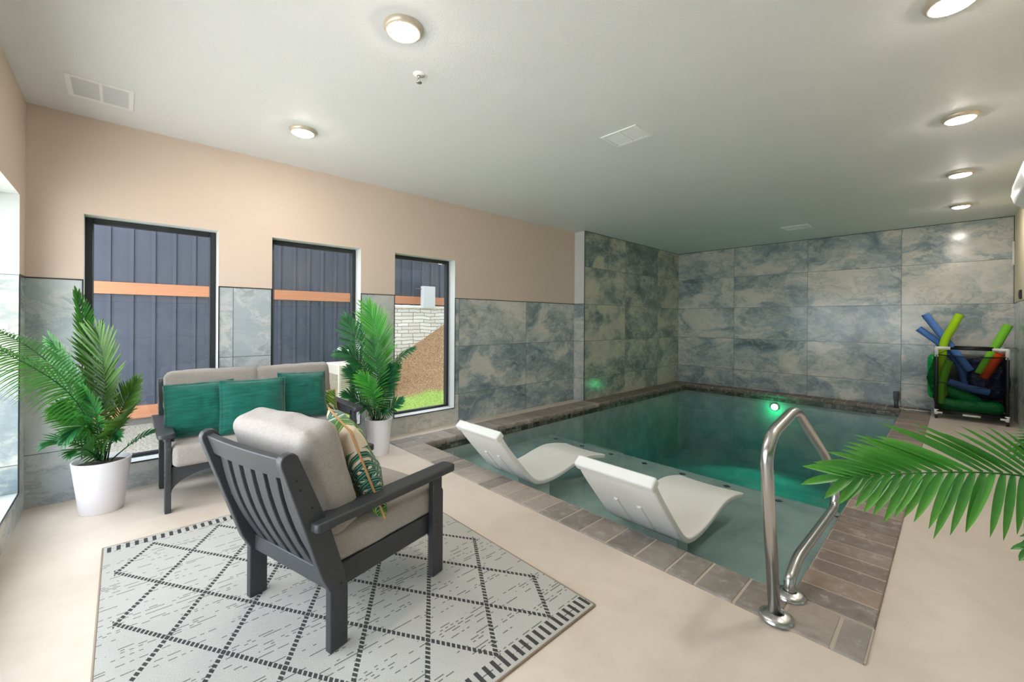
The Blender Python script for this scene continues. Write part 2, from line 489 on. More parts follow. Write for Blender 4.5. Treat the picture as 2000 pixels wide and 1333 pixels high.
bm = bmesh.new(); box(bm, XW - 0.3, XR + 5.0, YN - 0.24, YB + 4.0, ZC + 0.12, 9.5)
link('wall_sun_block', bm, M['siding'], kind='structure')  # unseen block added above the ceiling to keep sunlight off the side yard
bm = bmesh.new(); box(bm, XR + 0.12, XR + 5.0, YN - 0.24, YB + 4.0, -0.2, ZC + 0.12)
link('wall_side', bm, M['siding'], kind='structure')
WIN = [(-0.205, 0.602), (1.012, 1.852), (2.246, 3.070)]
WZ0, WZ1 = 0.20, 2.066
bm = wall_with_holes('w', 'x', XW, 0.19, YN, YJ, 0, ZC, [(a, b, WZ0, WZ1) for a, b in WIN], [(0, ZT, 1)], -1)
link('wall_left', bm, [M['tan'], M['mar_w'], M['white_wall']], kind='structure')
# alcove part, standing 0.21 proud of the window wall
bm = bmesh.new()
box(bm, XW - 0.19, XA, YJ, YB + 0.1, -0.1, ZC, 0)
for f in bm.faces:
    n = f.normal if f.normal.length else None
bm.normal_update()
for f in bm.faces:
    c = f.calc_center_median()
    f.material_index = 0 if c.x > XA - 1e-3 else 1
link('wall_alcove', bm, [M['mar_y'], M['white_wall']], kind='structure')
# the tiled lower part of the jog
bm = bmesh.new(); box(bm, XW, XA, YJ - 0.008, YJ, 0, ZT)
link('trim_1', bm, M['mar_n'], kind='structure')
bm = wall_with_holes('w', 'y', YB, 0.12, XA - 0.3, XR + 0.1, -0.1, ZC, [], [], 1)
link('wall_back', bm, M['mar_x'], kind='structure')
bm = wall_with_holes('w', 'x', XR, 0.12, YN - 0.2, YB, 0, ZC, [], [(0, ZT, 1)], 1)
link('wall_right', bm, [M['cream'], M['mar_r'], M['white_wall']], kind='structure')
NWX0, NWX1 = -4.105, -0.45  # right end unseen, opening widened to let in more daylight
bm = wall_with_holes('w', 'y', YN, 0.24, XW - 0.19, XR + 0.1, 0, ZC, [(NWX0, NWX1, 0.185, 2.098)], [(0, ZT, 1)], -1)
link('wall_near', bm, [M['tan'], M['mar_n'], M['white_wall']], kind='structure')

# black tile edge trims
def strip(name, segs):
    bm = bmesh.new()
    for s in segs: box(bm, *s)
    link(name, bm, M['black_trim'], kind='structure')
e = 0.005
ed = [YN] + [v for ab in WIN for v in ab] + [YJ]
segs = []
for i in range(0, len(ed), 2):
    segs.append((XW, XW + 0.004, ed[i], ed[i + 1], ZT - 0.002, ZT + 0.006))
strip('trim_2', segs)
segs = []
for a, b in WIN:
    segs += [(XW, XW + 0.005, a - 0.008, a, WZ0 - 0.008, ZT), (XW, XW + 0.005, b, b + 0.008, WZ0 - 0.008, ZT),
             (XW, XW + 0.005, a, b, WZ0 - 0.01, WZ0)]
strip('trim_3', segs)
strip('trim_4', [(XA - 0.004, XA + 0.004, YJ - 0.012, YJ - 0.001, 0, ZC), (XW, XA, YJ - 0.012, YJ - 0.008, ZT, ZT + 0.006)])
strip('trim_5', [(XA, XR, YB - 0.004, YB, ZC - 0.008, ZC), (XA, XA + 0.004, YJ, YB, ZC - 0.008, ZC), (XR - 0.006, XR, YB - 0.008, YB, ZT, ZC)])
strip('trim_6', [(XW, NWX0, YN, YN + 0.004, ZT - 0.002, ZT + 0.006), (NWX1, XR, YN, YN + 0.004, ZT - 0.002, ZT + 0.006),
                 (NWX0 - 0.008, NWX0, YN, YN + 0.005, 0.177, ZT), (NWX0, NWX1, YN, YN + 0.005, 0.175, 0.185)])
strip('trim_7', [(XR - 0.004, XR, YN, YB, ZT - 0.002, ZT + 0.006)])

bm = bmesh.new(); box(bm, NWX0, NWX0 + 0.008, YN - 0.17, YN - 0.001, 0.186, ZT)
link('trim_8', bm, M['mar_r'], kind='structure')
# windows
def window(idx, axis, a, b, z0, z1, c, out, fw=0.042, mull=()):
    bm = bmesh.new()
    d0, d1 = c, c + out * 0.05
    lo, hi = min(d0, d1), max(d0, d1)
    def bx(u0, u1, v0, v1):
        if axis == 'x': box(bm, lo, hi, u0, u1, v0, v1)
        else: box(bm, u0, u1, lo, hi, v0, v1)
    bx(a, a + fw, z0, z1); bx(b - fw, b, z0, z1); bx(a + fw, b - fw, z0, z0 + fw * 0.6); bx(a + fw, b - fw, z1 - fw, z1)
    for m_ in mull: bx(m_ - fw / 2, m_ + fw / 2, z0 + fw * 0.6, z1 - fw)
    o = link('window_%d' % idx, bm, M['frame'], kind='structure'); bevel(o, 0.004, 1)
    bm = bmesh.new(); cc = c + out * 0.025
    if axis == 'x': box(bm, cc - 0.003, cc + 0.003, a + fw * .8, b - fw * .8, z0 + fw * .4, z1 - fw * .8)
    else: box(bm, a + fw * .8, b - fw * .8, cc - 0.003, cc + 0.003, z0 + fw * .4, z1 - fw * .8)
    g = link('window_pane', bm, M['glass'], parent=o)
    # thin bead lines of the glazing
    bm = bmesh.new(); q = 0.006
    def bx2(u0, u1, v0, v1):
        if axis == 'x': box(bm, c - out * 0.004 - 0.002, c - out * 0.004 + 0.004, u0, u1, v0, v1)
        else: box(bm, u0, u1, c - out * 0.004 - 0.002, c - out * 0.004 + 0.004, v0, v1)
    bx2(a + fw, a + fw + q, z0 + fw * .6, z1 - fw); bx2(b - fw - q, b - fw, z0 + fw * .6, z1 - fw)
    link('glazing_bead', bm, M['grey_plastic'], parent=o)
    return o
for i, (a, b) in enumerate(WIN):
    window(i + 1, 'x', a, b, WZ0, WZ1, XW - 0.13, -1)
window(4, 'y', NWX0, NWX1, 0.185, 2.098, YN - 0.17, -1, 0.045, mull=(-2.9, -1.65))

# portals guide sky light through the openings
def portal(a, b, c, d, cx, rot):
    ld = bpy.data.lights.new('sky_portal', 'AREA'); ld.shape = 'RECTANGLE'; ld.size = a; ld.size_y = b
    ld.cycles.is_portal = True
    o = bpy.data.objects.new('sky_portal', ld); COL.objects.link(o); o.location = cx; o.rotation_euler = rot
    return o
for a, b in WIN:
    portal(b - a, WZ1 - WZ0, 0, 0, (XW - 0.22, (a + b) / 2, (WZ0 + WZ1) / 2), (0, -math.pi / 2, 0)).scale = (1, 1, 1)
for o in [o for o in COL.objects if o.name.startswith('sky_portal')]:
    o.data.size, o.data.size_y = WZ1 - WZ0, 0.84
p4 = portal(NWX1 - NWX0, 1.92, 0, 0, ((NWX0 + NWX1) / 2, YN - 0.27, 1.14), (math.pi / 2, 0, math.pi))

# ------------------------------------------------------------------ pool
def coping_run(name, axis, u0, u1, v0, v1, pitch, seed, inner, tones, ulist=None):
    """bricks side by side along axis; v0..v1 across; inner = which v edge is rounded to the water"""
    rnd = random.Random(seed); bm = bmesh.new(); cl = bm.loops.layers.color.new('tint')
    u = u0; k = 0
    while u < u1 - 0.02:
        wd = pitch * rnd.uniform(0.88, 1.14); ue = min(u + wd, u1)
        if u1 - ue < 0.05: ue = u1
        a, b = u + 0.0055, ue - 0.0055
        zt = 0.010 + rnd.uniform(-0.0015, 0.0015); zb = -0.05; r = 0.022
        # cross-section in (v,z)
        if inner == 'hi':
            prof = [(v0, zb), (v1 + 0.002, zb), (v1 + 0.006, zb + 0.006)] + [(v1 + 0.006 - r + r * math.cos(t), zt - r + r * math.sin(t)) for t in (0, .4, .8, 1.2, 1.57)] + [(v0 + 0.004, zt), (v0, zt - 0.006)]
        else:
            prof = [(v1, zb), (v0 - 0.002, zb), (v0 - 0.006, zb + 0.006)] + [(v0 - 0.006 + r - r * math.cos(t), zt - r + r * math.sin(t)) for t in (0, .4, .8, 1.2, 1.57)] + [(v1 - 0.004, zt), (v1, zt - 0.006)]
        if axis == 'x': fs = prism(bm, prof, 'x', a, b)
        else: fs = prism(bm, prof, 'y', a, b)
        c1 = lin(rnd.choice(tones)); q = rnd.uniform(0.85, 1.15)
        for f in fs:
            for l in f.loops: l[cl] = (min(1, c1[0] * q), min(1, c1[1] * q), min(1, c1[2] * q), 1)
        u = ue; k += 1
    o = link(name, bm, M['brick'], kind='structure'); bevel(o, 0.004, 2, 40)
    bm = bmesh.new()
    if axis == 'x': box(bm, u0, u1, v0 + 0.004, v1 - 0.004, -0.045, 0.0075)
    else: box(bm, v0 + 0.004, v1 - 0.004, u0, u1, -0.045, 0.0075)
    link('grout_bed', bm, M['grout'], parent=o)
    return o
grey = ['#b0aba5', '#bdb6af', '#a39d97', '#c4bdb6']
brown = ['#b5a496', '#a69587', '#bcae9f', '#c2b4a8', '#aa9d94']
dkbr = ['#75604f', '#846d5b', '#6b584b', '#927a67']
coping_run('pool_coping', 'x', CX0, CX1, CY0, PY0, 0.166, 3, 'hi', grey)
coping_run('pool_coping', 'y', PY0, PY1, PX1, CX1, 0.158, 5, 'lo', brown)
coping_run('pool_coping', 'y', PY0, YJ, CX0, PX0, 0.150, 8, 'hi', grey)
coping_run('pool_coping', 'y', YJ, PY1, XA, PX0, 0.150, 9, 'hi', dkbr)
coping_run('pool_coping', 'x', XA, CX1, PY1, YB, 0.160, 11, 'lo', dkbr)

# basin
ZW = -0.08; ZL = -0.27; ZD = -1.35; YL = 4.34
bm = bmesh.new()
wz = -0.03
def wq(x0, y0, x1, y1, z0, z1, mi): quad(bm, (x0, y0, z0), (x1, y1, z0), (x1, y1, z1), (x0, y0, z1), mi)
ring = [(PX0, PY0, PX1, PY0), (PX1, PY0, PX1, PY1), (PX1, PY1, PX0, PY1), (PX0, PY1, PX0, PY0)]
for x0, y0, x1, y1 in ring:
    wq(x0, y0, x1, y1, -0.12, wz, 1); wq(x0, y0, x1, y1, ZD, -0.12, 0)
quad(bm, (PX0, PY0, ZL), (PX1, PY0, ZL), (PX1, YL, ZL), (PX0, YL, ZL))
quad(bm, (PX0, YL, ZD), (PX1, YL, ZD), (PX1, YL, ZL), (PX0, YL, ZL))
quad(bm, (PX0, YL, ZD), (PX1, YL, ZD), (PX1, PY1, ZD), (PX0, PY1, ZD))
bmesh.ops.recalc_face_normals(bm, faces=bm.faces)
bm.normal_update()
link('pool_basin', bm, [M['plaster'], M['mosaic']], kind='structure')
# rounded steps in the far-left corner of the ledge
def step(x0, x1, y0, y1, r, z0, z1):
    pts = [(x0, y0), (x1, y0)]
    for k in range(9):
        t = k / 8 * math.pi / 2
        pts.append((x1 - r + r * math.cos(t), y1 - r + r * math.sin(t)))
    pts.append((x0, y1))
    bm = bmesh.new(); prism(bm, pts, 'z', z0, z1)
    return link('pool_step', bm, M['plaster'], kind='structure')
step(PX0, -2.55, YL, 4.80, 0.42, ZD, -0.55)
step(PX0, -2.95, YL, 5.2, 0.42, ZD, -0.56)
# dark diamond marker tiles along the ledge edge
def diamond_tile(x, y, z, label):
    bm = bmesh.new(); s = 0.035
    prism(bm, [(x - s, y), (x, y - s), (x + s, y), (x, y + s)], 'z', z, z + 0.004)
    o = link('marker_tile', bm, M['black_trim'])
    return tag(o, label, 'tile', 'dark diamond marker tiles in the pool')
nm = ['nearest the hand rail', 'second from the hand rail', 'third from the hand rail', 'fourth from the hand rail', 'fifth from the hand rail', 'sixth from the hand rail', 'seventh from the hand rail', 'eighth from the hand rail']
for k in range(8):
    diamond_tile(-0.627 - 0.43 * k, 4.23, ZL, 'dark diamond tile on the shallow pool ledge edge, ' + nm[k])
for k, (x, y, s_) in enumerate([(-3.3, 5.08, 'far'), (-2.78, 4.68, 'right'), (-3.05, 4.98, 'middle')]):
    diamond_tile(x, y, -0.56 if k != 1 else -0.55, 'dark diamond tile on the rounded underwater step, %s one' % s_)

# water body
bm = bmesh.new(); g = 0.0015
xs = [PX0 + g, PX1 - g]; 
prof = [(PY0 + g, ZL + g), (YL + g, ZL + g), (YL + g, ZD + g), (PY1 - g, ZD + g), (PY1 - g, ZW), (PY0 + g, ZW)]
prism(bm, prof, 'x', xs[0], xs[1])
link('pool_water', bm, M['water'], kind='structure')

# green pool light under the far edge
t = thing('pool_light', 'green glowing underwater light in the far pool wall', 'light', (-2.2, PY1 - 0.002, -0.22))
bm = bmesh.new(); lathe(bm, [(0.001, 0.0), (0.055, 0.0), (0.055, 0.018), (0.001, 0.024)], 24)
o = link('lens', bm, M['poolglow'], parent=t, rot=(math.pi / 2, 0, 0), loc=(0, -0.006, 0))
bm = bmesh.new(); lathe(bm, [(0.056, 0.0), (0.075, 0.0), (0.072, 0.014), (0.056, 0.016)], 24)
link('bezel', bm, M['chrome'], parent=t, smooth=True, rot=(math.pi / 2, 0, 0))
ld = bpy.data.lights.new('pool_light_glow', 'SPOT'); ld.energy = 50.0; ld.spot_size = math.radians(92); ld.spot_blend = 0.5; ld.color = (0.03, 1.0, 0.60); ld.shadow_soft_size = 0.05
lo = bpy.data.objects.new('pool_light_glow', ld); COL.objects.link(lo); lo.parent = t; lo.location = (0, -0.05, 0.0); lo.rotation_euler = (math.radians(50), 0, math.pi)
ld = bpy.data.lights.new('pool_light_halo', 'POINT'); ld.energy = 4.5; ld.color = (0.03, 1.0, 0.36); ld.shadow_soft_size = 0.05
lo = bpy.data.objects.new('pool_light_halo', ld); COL.objects.link(lo); lo.parent = t; lo.location = (0, -0.10, -0.05)

# ------------------------------------------------------------------ ceiling lamps, vents, sprinkler
lampdone = None
LL = [((-1.897, 1.022), 'round white ceiling lamp, the large one beside the sprinkler head'),
      ((-3.464, 1.016), 'round ceiling lamp nearest the window wall'),
      ((-0.012, 2.731), 'round ceiling lamp cut off by the top edge, nearest of the right-hand row'),
      ((0.024, 4.326), 'round ceiling lamp in the right-hand row, second from the nearest'),
      ((0.035, 5.951), 'round ceiling lamp in the right-hand row, second from the back wall'),
      ((0.05, 7.587), 'round ceiling lamp in the right-hand row, closest to the back wall')]
for (x, y), lb in LL:
    if lampdone is None:
        t = thing('ceiling_lamp', lb, 'ceiling lamp', (x, y, ZC), 0, 'round ceiling lamps')
        bm = bmesh.new(); lathe(bm, [(0.098, 0.0), (0.098, -0.006), (0.090, -0.020), (0.078, -0.026), (0.074, -0.022)], 48)
        a = link('trim_ring', bm, M['lamp_ring'], parent=t, smooth=True)
        bm = bmesh.new(); lathe(bm, [(0.075, -0.022), (0.068, -0.030), (0.050, -0.036), (0.025, -0.039), (0.001, -0.040)], 40)
        b = link('diffuser', bm, M['lamp'], parent=t, smooth=True)
        lampdone = (t, a, b)
    else:
        t = lampdone[0].copy(); COL.objects.link(t); t.location = (x, y, ZC); t['label'] = lb
        for q in lampdone[1:]:
            c = q.copy(); COL.objects.link(c); c.parent = t

def vent(x0, x1, y0, y1, split, lb, n=10):
    cx, cyy = (x0 + x1) / 2, (y0 + y1) / 2
    t = thing('ceiling_vent', lb, 'vent', (cx, cyy, ZC), 0, 'white ceiling vents')
    hx, hy = (x1 - x0) / 2, (y1 - y0) / 2; fw = 0.026
    bm = bmesh.new(); zz0, zz1 = -0.008, 0.0
    box(bm, -hx, hx, -hy, -hy + fw, zz0, zz1); box(bm, -hx, hx, hy - fw, hy, zz0, zz1)
    box(bm, -hx, -hx + fw, -hy + fw, hy - fw, zz0, zz1); box(bm, hx - fw, hx, -hy + fw, hy - fw, zz0, zz1)
    if split == 'y': box(bm, -hx + fw, hx - fw, -0.008, 0.008, zz0, zz1)
    else: box(bm, -0.008, 0.008, -hy + fw, hy - fw, zz0, zz1)
    o = link('frame', bm, M['white_plastic'], parent=t); bevel(o, 0.002, 2)
    bm = bmesh.new()
    if split == 'y':
        for k in range(n):
            for s in (-1, 1):
                x = -hx + fw + (k + .5) * (2 * hx - 2 * fw) / n
                y0_, y1_ = (0.008, hy - fw) if s > 0 else (-hy + fw, -0.008)
                quad(bm, (x - .010, y0_, -0.001), (x + .008, y0_, -0.0065), (x + .008, y1_, -0.0065), (x - .010, y1_, -0.001))
    else:
        for k in range(n):
            for s in (-1, 1):
                y = -hy + fw + (k + .5) * (2 * hy - 2 * fw) / n
                x0_, x1_ = (0.008, hx - fw) if s > 0 else (-hx + fw, -0.008)
                quad(bm, (x0_, y - .010, -0.001), (x0_, y + .008, -0.0065), (x1_, y + .008, -0.0065), (x1_, y - .010, -0.001))
    for f in bm.faces: pass
    link('louvers', bm, M['white_plastic'], parent=t)
    bm = bmesh.new(); box(bm, -hx + .01, hx - .01, -hy + .01, hy - .01, -0.0045, -0.001); link('filter_panel', bm, M['vent_panel'], parent=t)
vent(-3.965, -3.630, -0.262, 0.052, 'y', 'white ceiling vent in the corner above the left palm')
vent(-1.940, -1.625, 2.775, 3.030, 'x', 'white ceiling vent above the middle of the pool')
vent(-1.850, -1.500, 7.440, 7.745, 'x', 'white ceiling vent close to the tiled back wall')

t = thing('sprinkler_head', 'small chrome fire sprinkler on the ceiling beside the large lamp', 'sprinkler', (-2.19, 1.285, ZC))
bm = bmesh.new(); lathe(bm, [(0.036, 0), (0.034, -0.005), (0.016, -0.008), (0.013, -0.012), (0.012, 0.0)], 28)
link('escutcheon', bm, M['white_plastic'], parent=t, smooth=True)
bm = bmesh.new(); tube(bm, [(0, 0, 0), (0, 0, -0.022)], 0.009, 14)
for s in (-1, 1): tube(bm, [(s * .008, 0, -0.02), (s * .016, 0, -0.03), (s * .003, 0, -0.046)], 0.0028, 8)
link('yoke', bm, M['chrome'], parent=t)
bm = bmesh.new(); lathe(bm, [(0.001, -0.046), (0.016, -0.047), (0.016, -0.050), (0.001, -0.051)], 20)
link('deflector', bm, M['chrome'], parent=t)

# ------------------------------------------------------------------ right-wall fittings
t = thing('air_conditioner', 'white wall-mounted air conditioner high on the right wall', 'air conditioner', (XR, 0, -0.05))
bm = bmesh.new()
pr = [(0, 2.33), (-0.08, 2.325), (-0.15, 2.345), (-0.205, 2.40), (-0.222, 2.47), (-0.215, 2.55), (-0.19, 2.605), (-0.15, 2.625), (0, 2.63)]
prism(bm, pr, 'y', 4.82, 5.68)
o = link('housing', bm, M['white_plastic'], parent=t); bevel(o, 0.012, 3, 25)
bm = bmesh.new(); prism(bm, [(-0.09, 2.322), (-0.148, 2.342), (-0.20, 2.392), (-0.205, 2.386), (-0.15, 2.332), (-0.09, 2.312)], 'y', 4.88, 5.58)
link('air_flap', bm, M['white_plastic'], parent=t)
bm = bmesh.new(); box(bm, -0.06, -0.02, 5.40, 5.62, 2.318, 2.328); link('intake_slot', bm, M['black'], parent=t)
t = thing('wall_switch', 'small black switch box on the right wall', 'switch', (XR, 7.95, 1.66))
bm = bmesh.new(); box(bm, -0.02, 0, -0.06, 0.06, -0.055, 0.055); bevel(link('switch_plate', bm, M['black'], parent=t), 0.004)
bm = bmesh.new(); box(bm, -0.026, -0.019, -0.016, 0.016, -0.03, 0.03); link('rocker', bm, M['grey_plastic'], parent=t)
bm = bmesh.new(); tube(bm, smoothpath([(XR - 0.012, YB - 0.05, 2.42), (XR - 0.012, YB - 0.05, 2.14), (XR - 0.02, YB - 0.14, 2.10)], 0.03), 0.012, 10)
tag(link('drain_pipe', bm, M['pvc']), 'thin white pipe at the top of the right back corner', 'pipe')

t = thing('pipe_fitting', 'grey capped pipe fitting standing on the far pool corner', 'pipe fitting', (-0.60, 8.59, 0.011))
bm = bmesh.new(); tube(bm, [(0, 0, 0), (0, 0, 0.14)], 0.026, 16); link('stem', bm, M['grey_plastic'], parent=t)
bm = bmesh.new(); lathe(bm, [(0.030, 0.11), (0.034, 0.13), (0.037, 0.23), (0.032, 0.25), (0.0, 0.253)], 18); link('cap', bm, M['grey_plastic'], parent=t, smooth=True)
bm = bmesh.new()
tube(bm, catmull([(-0.56, 8.60, 0.018), (-0.48, 8.52, 0.016), (-0.42, 8.56, 0.016), (-0.30, 8.55, 0.016), (-0.24, 8.60, 0.016)], 6), 0.007, 8)
tag(link('cable', bm, M['pvc']), 'white cable lying on the coping beside the grey pipe fitting', 'cable')

# ------------------------------------------------------------------ hand rail
t = thing('hand_rail', 'polished stainless steel figure-four hand rail at the near pool corner', 'hand rail', (-0.53, 2.08, 0.011))
def RL(y, z, x=0.0): return (x, y - 2.08, z - 0.011)
path = smoothpath([RL(2.10, 0.02, -.006), RL(1.965, 0.75, -.006), RL(2.03, 0.835), RL(2.40, 0.885), RL(3.10, 0.50), RL(3.42, 0.25), RL(3.40, 0.10), RL(2.45, 0.135), RL(2.315, 0.085), RL(2.315, 0.02)], 0.11, 10)
bm = bmesh.new(); tube(bm, path, 0.0245, 20); link('bent_tube', bm, M['chrome'], parent=t)
for y in (2.10, 2.315):
    bm = bmesh.new(); lathe(bm, [(0.068, 0.0), (0.066, 0.010), (0.05, 0.018), (0.032, 0.024), (0.0255, 0.026), (0.024, 0.0)], 36, center=RL(y, 0.011))
    link('escutcheon', bm, M['chrome'], parent=t, smooth=True)

# ------------------------------------------------------------------ in-pool loungers
def lounger_mesh():
    # side profile (y,z): top face of backrest -> seat -> toe
    P = [(0.02, 0.475), (0.10, 0.36), (0.315, 0.115), (0.41, 0.028), (0.49, 0.0), (0.61, -0.005), (0.76, 0.012), (0.92, 0.045), (1.08, 0.065), (1.24, 0.050), (1.42, 0.012)]
    top = [Vector((0, a, b)) for a, b in P]
    cm = catmull([(0, a, b) for a, b in P], 5)
    n = len(cm); th = 0.045; nx = 14; W = 0.262
    bm = bmesh.new(); T = []; B = []
    for i, p in enumerate(cm):
        a = cm[max(i - 1, 0)]; b = cm[min(i + 1, n - 1)]; t = (b - a).normalized()
        nrm = Vector((0, -t.z, t.y))
        if nrm.z < 0 and False: nrm = -nrm
        rowT = []; rowB = []
        for k in range(nx + 1):
            u = k / nx * 2 - 1; x = u * W
            dip = -0.012 * (1 - u * u)
            if abs(u) > 0.94: edge = -0.004
            else: edge = 0
            rowT.append(bm.verts.new(Vector((x, p.y, p.z)) + nrm * (dip + edge)))
            rowB.append(bm.verts.new(Vector((x * 0.985, p.y, p.z)) - nrm * th))
        T.append(rowT); B.append(rowB)
    for i in range(n - 1):
        for k in range(nx):
            bm.faces.new((T[i][k], T[i][k + 1], T[i + 1][k + 1], T[i + 1][k]))
            bm.faces.new((B[i][k], B[i + 1][k], B[i + 1][k + 1], B[i][k + 1]))
        bm.faces.new((T[i][0], T[i + 1][0], B[i + 1][0], B[i][0])); bm.faces.new((T[i][nx], B[i][nx], B[i + 1][nx], T[i + 1][nx]))
    for k in range(nx):
        bm.faces.new((T[0][k], B[0][k], B[0][k + 1], T[0][k + 1])); bm.faces.new((T[-1][k], T[-1][k + 1], B[-1][k + 1], B[-1][k]))
    bmesh.ops.recalc_face_normals(bm, faces=bm.faces)
    return bm
def lounger(loc, lb):
    t = thing('pool_lounger', lb, 'pool lounger', loc, 0, 'white loungers in the pool')
    o = link('molded_seat', lounger_mesh(), M['resin'], parent=t, smooth=True, autos=40); bevel(o, 0.010, 3, 50)
    # back shell: lip frame and two raised ribs on the rear of the backrest
    d = Vector((0, 0.39, -0.447)).normalized(); nb = Vector((0, -0.447, -0.39)).normalized()
    o0 = Vector((0, 0.075, 0.392)) + nb * 0.051
    def rib(x, s0, s1, w_, h_):
        bm = bmesh.new()
        c = [Vector((x + a * w_, 0, 0)) + o0 + d * s + nb * hh for s in (s0, s1) for a, hh in ((-1, -0.01), (1, -0.01), (.6, h_), (-.6, h_))]
        v = [bm.verts.new(q) for q in c]
        for f in ((0, 1, 2, 3), (7, 6, 5, 4), (0, 4, 5, 1), (1, 5, 6, 2), (2, 6, 7, 3), (3, 7, 4, 0)): bm.faces.new([v[i] for i in f])
        bmesh.ops.recalc_face_normals(bm, faces=bm.faces)
        bevel(link('rear_rib', bm, M['resin'], parent=o), 0.004, 2)
    rib(-0.075, 0.17, 0.41, 0.018, 0.010); rib(0.085, 0.17, 0.41, 0.018, 0.010)
    bm = bmesh.new()
    q0 = Vector((0, 0.02, 0.475)) + nb * 0.015
    for (s0, s1, x0, x1, h_) in ((-0.012, 0.045, -0.266, 0.266, 0.055),):
        c = [Vector((x, 0, 0)) + q0 + d * s + nb * hh for s in (s0, s1) for x, hh in ((x0, -0.022), (x1, -0.022), (x1, h_ - 0.005), (x0, h_ - 0.005))]
        v = [bm.verts.new(q) for q in c]
        for f in ((0, 1, 2, 3), (7, 6, 5, 4), (0, 4, 5, 1), (1, 5, 6, 2), (2, 6, 7, 3), (3, 7, 4, 0)): bm.faces.new([v[i] for i in f])
    bmesh.ops.recalc_face_normals(bm, faces=bm.faces)
    o = link('top_lip', bm, M['resin'], parent=t); bevel(o, 0.012, 3)
    # hollow base under water carrying the seat
    bm = bmesh.new()
    prism(bm, [(0.56, -0.055), (0.66, -0.055), (0.74, -0.040), (0.74, ZL - loc[2]), (0.60, ZL - loc[2])], 'x', -0.12, 0.12)
    link('base', bm, M['resin'], parent=t)
    return t
lounger((-1.372, 2.11, -0.03), 'white molded in-pool lounger closer to the hand rail')
lounger((-2.635, 2.10, -0.03), 'white molded in-pool lounger closer to the windows')

# ------------------------------------------------------------------ soft goods
def pillow_bm(wd, ht, th, flange=0.0, seed=0, N=36, wr=0.006):
    bm = bmesh.new(); rows = {}
    off = Vector((seed * 3.1, seed * 1.7, 0))
    for side in (1, -1):
        g = []
        for i in range(N + 1):
            r = []
            for j in range(N + 1):
                u = i / N * 2 - 1; v = j / N * 2 - 1
                if side == -1 and (abs(u) == 1 or abs(v) == 1):
                    r.append(rows[(i, j)]); continue
                x = wd / 2 * u * (1 - 0.035 * (1 - v * v)); y = ht / 2 * v * (1 - 0.035 * (1 - u * u))
                fu = min(1, (1 - abs(u)) / max(1e-6, 1) ); fv = (1 - abs(v))
                iu = max(0, 1 - (abs(u) / (1 - flange)) ** 2.4) if abs(u) < 1 - flange else 0
                iv = max(0, 1 - (abs(v) / (1 - flange)) ** 2.4) if abs(v) < 1 - flange else 0
                z = th / 2 * (iu * iv) ** 0.42
                nz = mnoise.noise(Vector((x * 9, y * 9, side * 2.0)) + off) * wr * 1.6 + mnoise.noise(Vector((x * 26, y * 14, side * 5)) + off) * wr
                z = side * (z + 0.002) + nz * (0.25 + (iu * iv) ** 0.3)
                if abs(u) == 1 or abs(v) == 1: z = nz * 0.8
                vtx = bm.verts.new((x, y, z)); r.append(vtx)
                if side == 1: rows[(i, j)] = vtx
            g.append(r)
        for i in range(N):
            for j in range(N):
                q = (g[i][j], g[i + 1][j], g[i + 1][j + 1], g[i][j + 1])
                try: bm.faces.new(q if side == 1 else tuple(reversed(q)))
                except ValueError: pass
    return bm

def softbox_bm(sx, sy, sz, r, bulge=0.02, seed=0, N=22, wr=0.004, side_b=0.008):
    """rounded cushion block centred on the origin"""
    bm = bmesh.new(); hx, hy, hz = sx / 2, sy / 2, sz / 2; vm = {}
    nz_ = max(6, int(N * sz / max(sx, sy)) + 4)
    def axis_pts(h, n):
        inn = h - r; o = []
        for k in range(4): o.append(-h + r * (1 - math.cos(k / 4 * math.pi / 2)) if False else -h + r * k / 4)
        for k in range(n + 1): o.append(-inn + 2 * inn * k / n)
        for k in range(1, 5): o.append(inn + r * k / 4)
        return o
    X, Y, Z = axis_pts(hx, N), axis_pts(hy, N), axis_pts(hz, nz_)
    off = Vector((seed * 5.3, seed * 2.9, seed))
    def V(x, y, z):
        key = (round(x, 5), round(y, 5), round(z, 5))
        if key in vm: return vm[key]
        c = Vector((max(-hx + r, min(hx - r, x)), max(-hy + r, min(hy - r, y)), max(-hz + r, min(hz - r, z))))
        d = Vector((x, y, z)) - c
        if d.length > 1e-7:
            m_ = max(abs(d.x), abs(d.y), abs(d.z)); d = d.normalized() * m_
        p = c + d; u, v, w_ = x / hx, y / hy, z / hz
        p.z += (1 if z > 0 else -1) * bulge * (1 - u * u) * (1 - v * v) * abs(w_)
        p.x += (1 if x > 0 else -1) * side_b * (1 - v * v) * (1 - w_ * w_) * abs(u)
        p.y += (1 if y > 0 else -1) * side_b * (1 - u * u) * (1 - w_ * w_) * abs(v)
        nn = mnoise.noise(p * 7 + off) * wr * 1.5 + mnoise.noise(p * 22 + off) * wr * 0.6
        p += p.normalized() * nn
        vm[key] = bm.verts.new(p); return vm[key]
    def face(A, B, fn):
        for i in range(len(A) - 1):
            for j in range(len(B) - 1):
                q = [fn(A[i], B[j]), fn(A[i + 1], B[j]), fn(A[i + 1], B[j + 1]), fn(A[i], B[j + 1])]
                vs_ = [V(*k) for k in q]
                if len(set(vs_)) == 4:
                    try: bm.faces.new(vs_)
                    except ValueError: pass
    face(X, Y, lambda a, b: (a, b, hz)); face(X, Y, lambda a, b: (a, b, -hz))
    face(X, Z, lambda a, b: (a, hy, b)); face(X, Z, lambda a, b: (a, -hy, b))
    face(Y, Z, lambda a, b: (hx, a, b)); face(Y, Z, lambda a, b: (-hx, a, b))
    bmesh.ops.recalc_face_normals(bm, faces=bm.faces)
    return bm

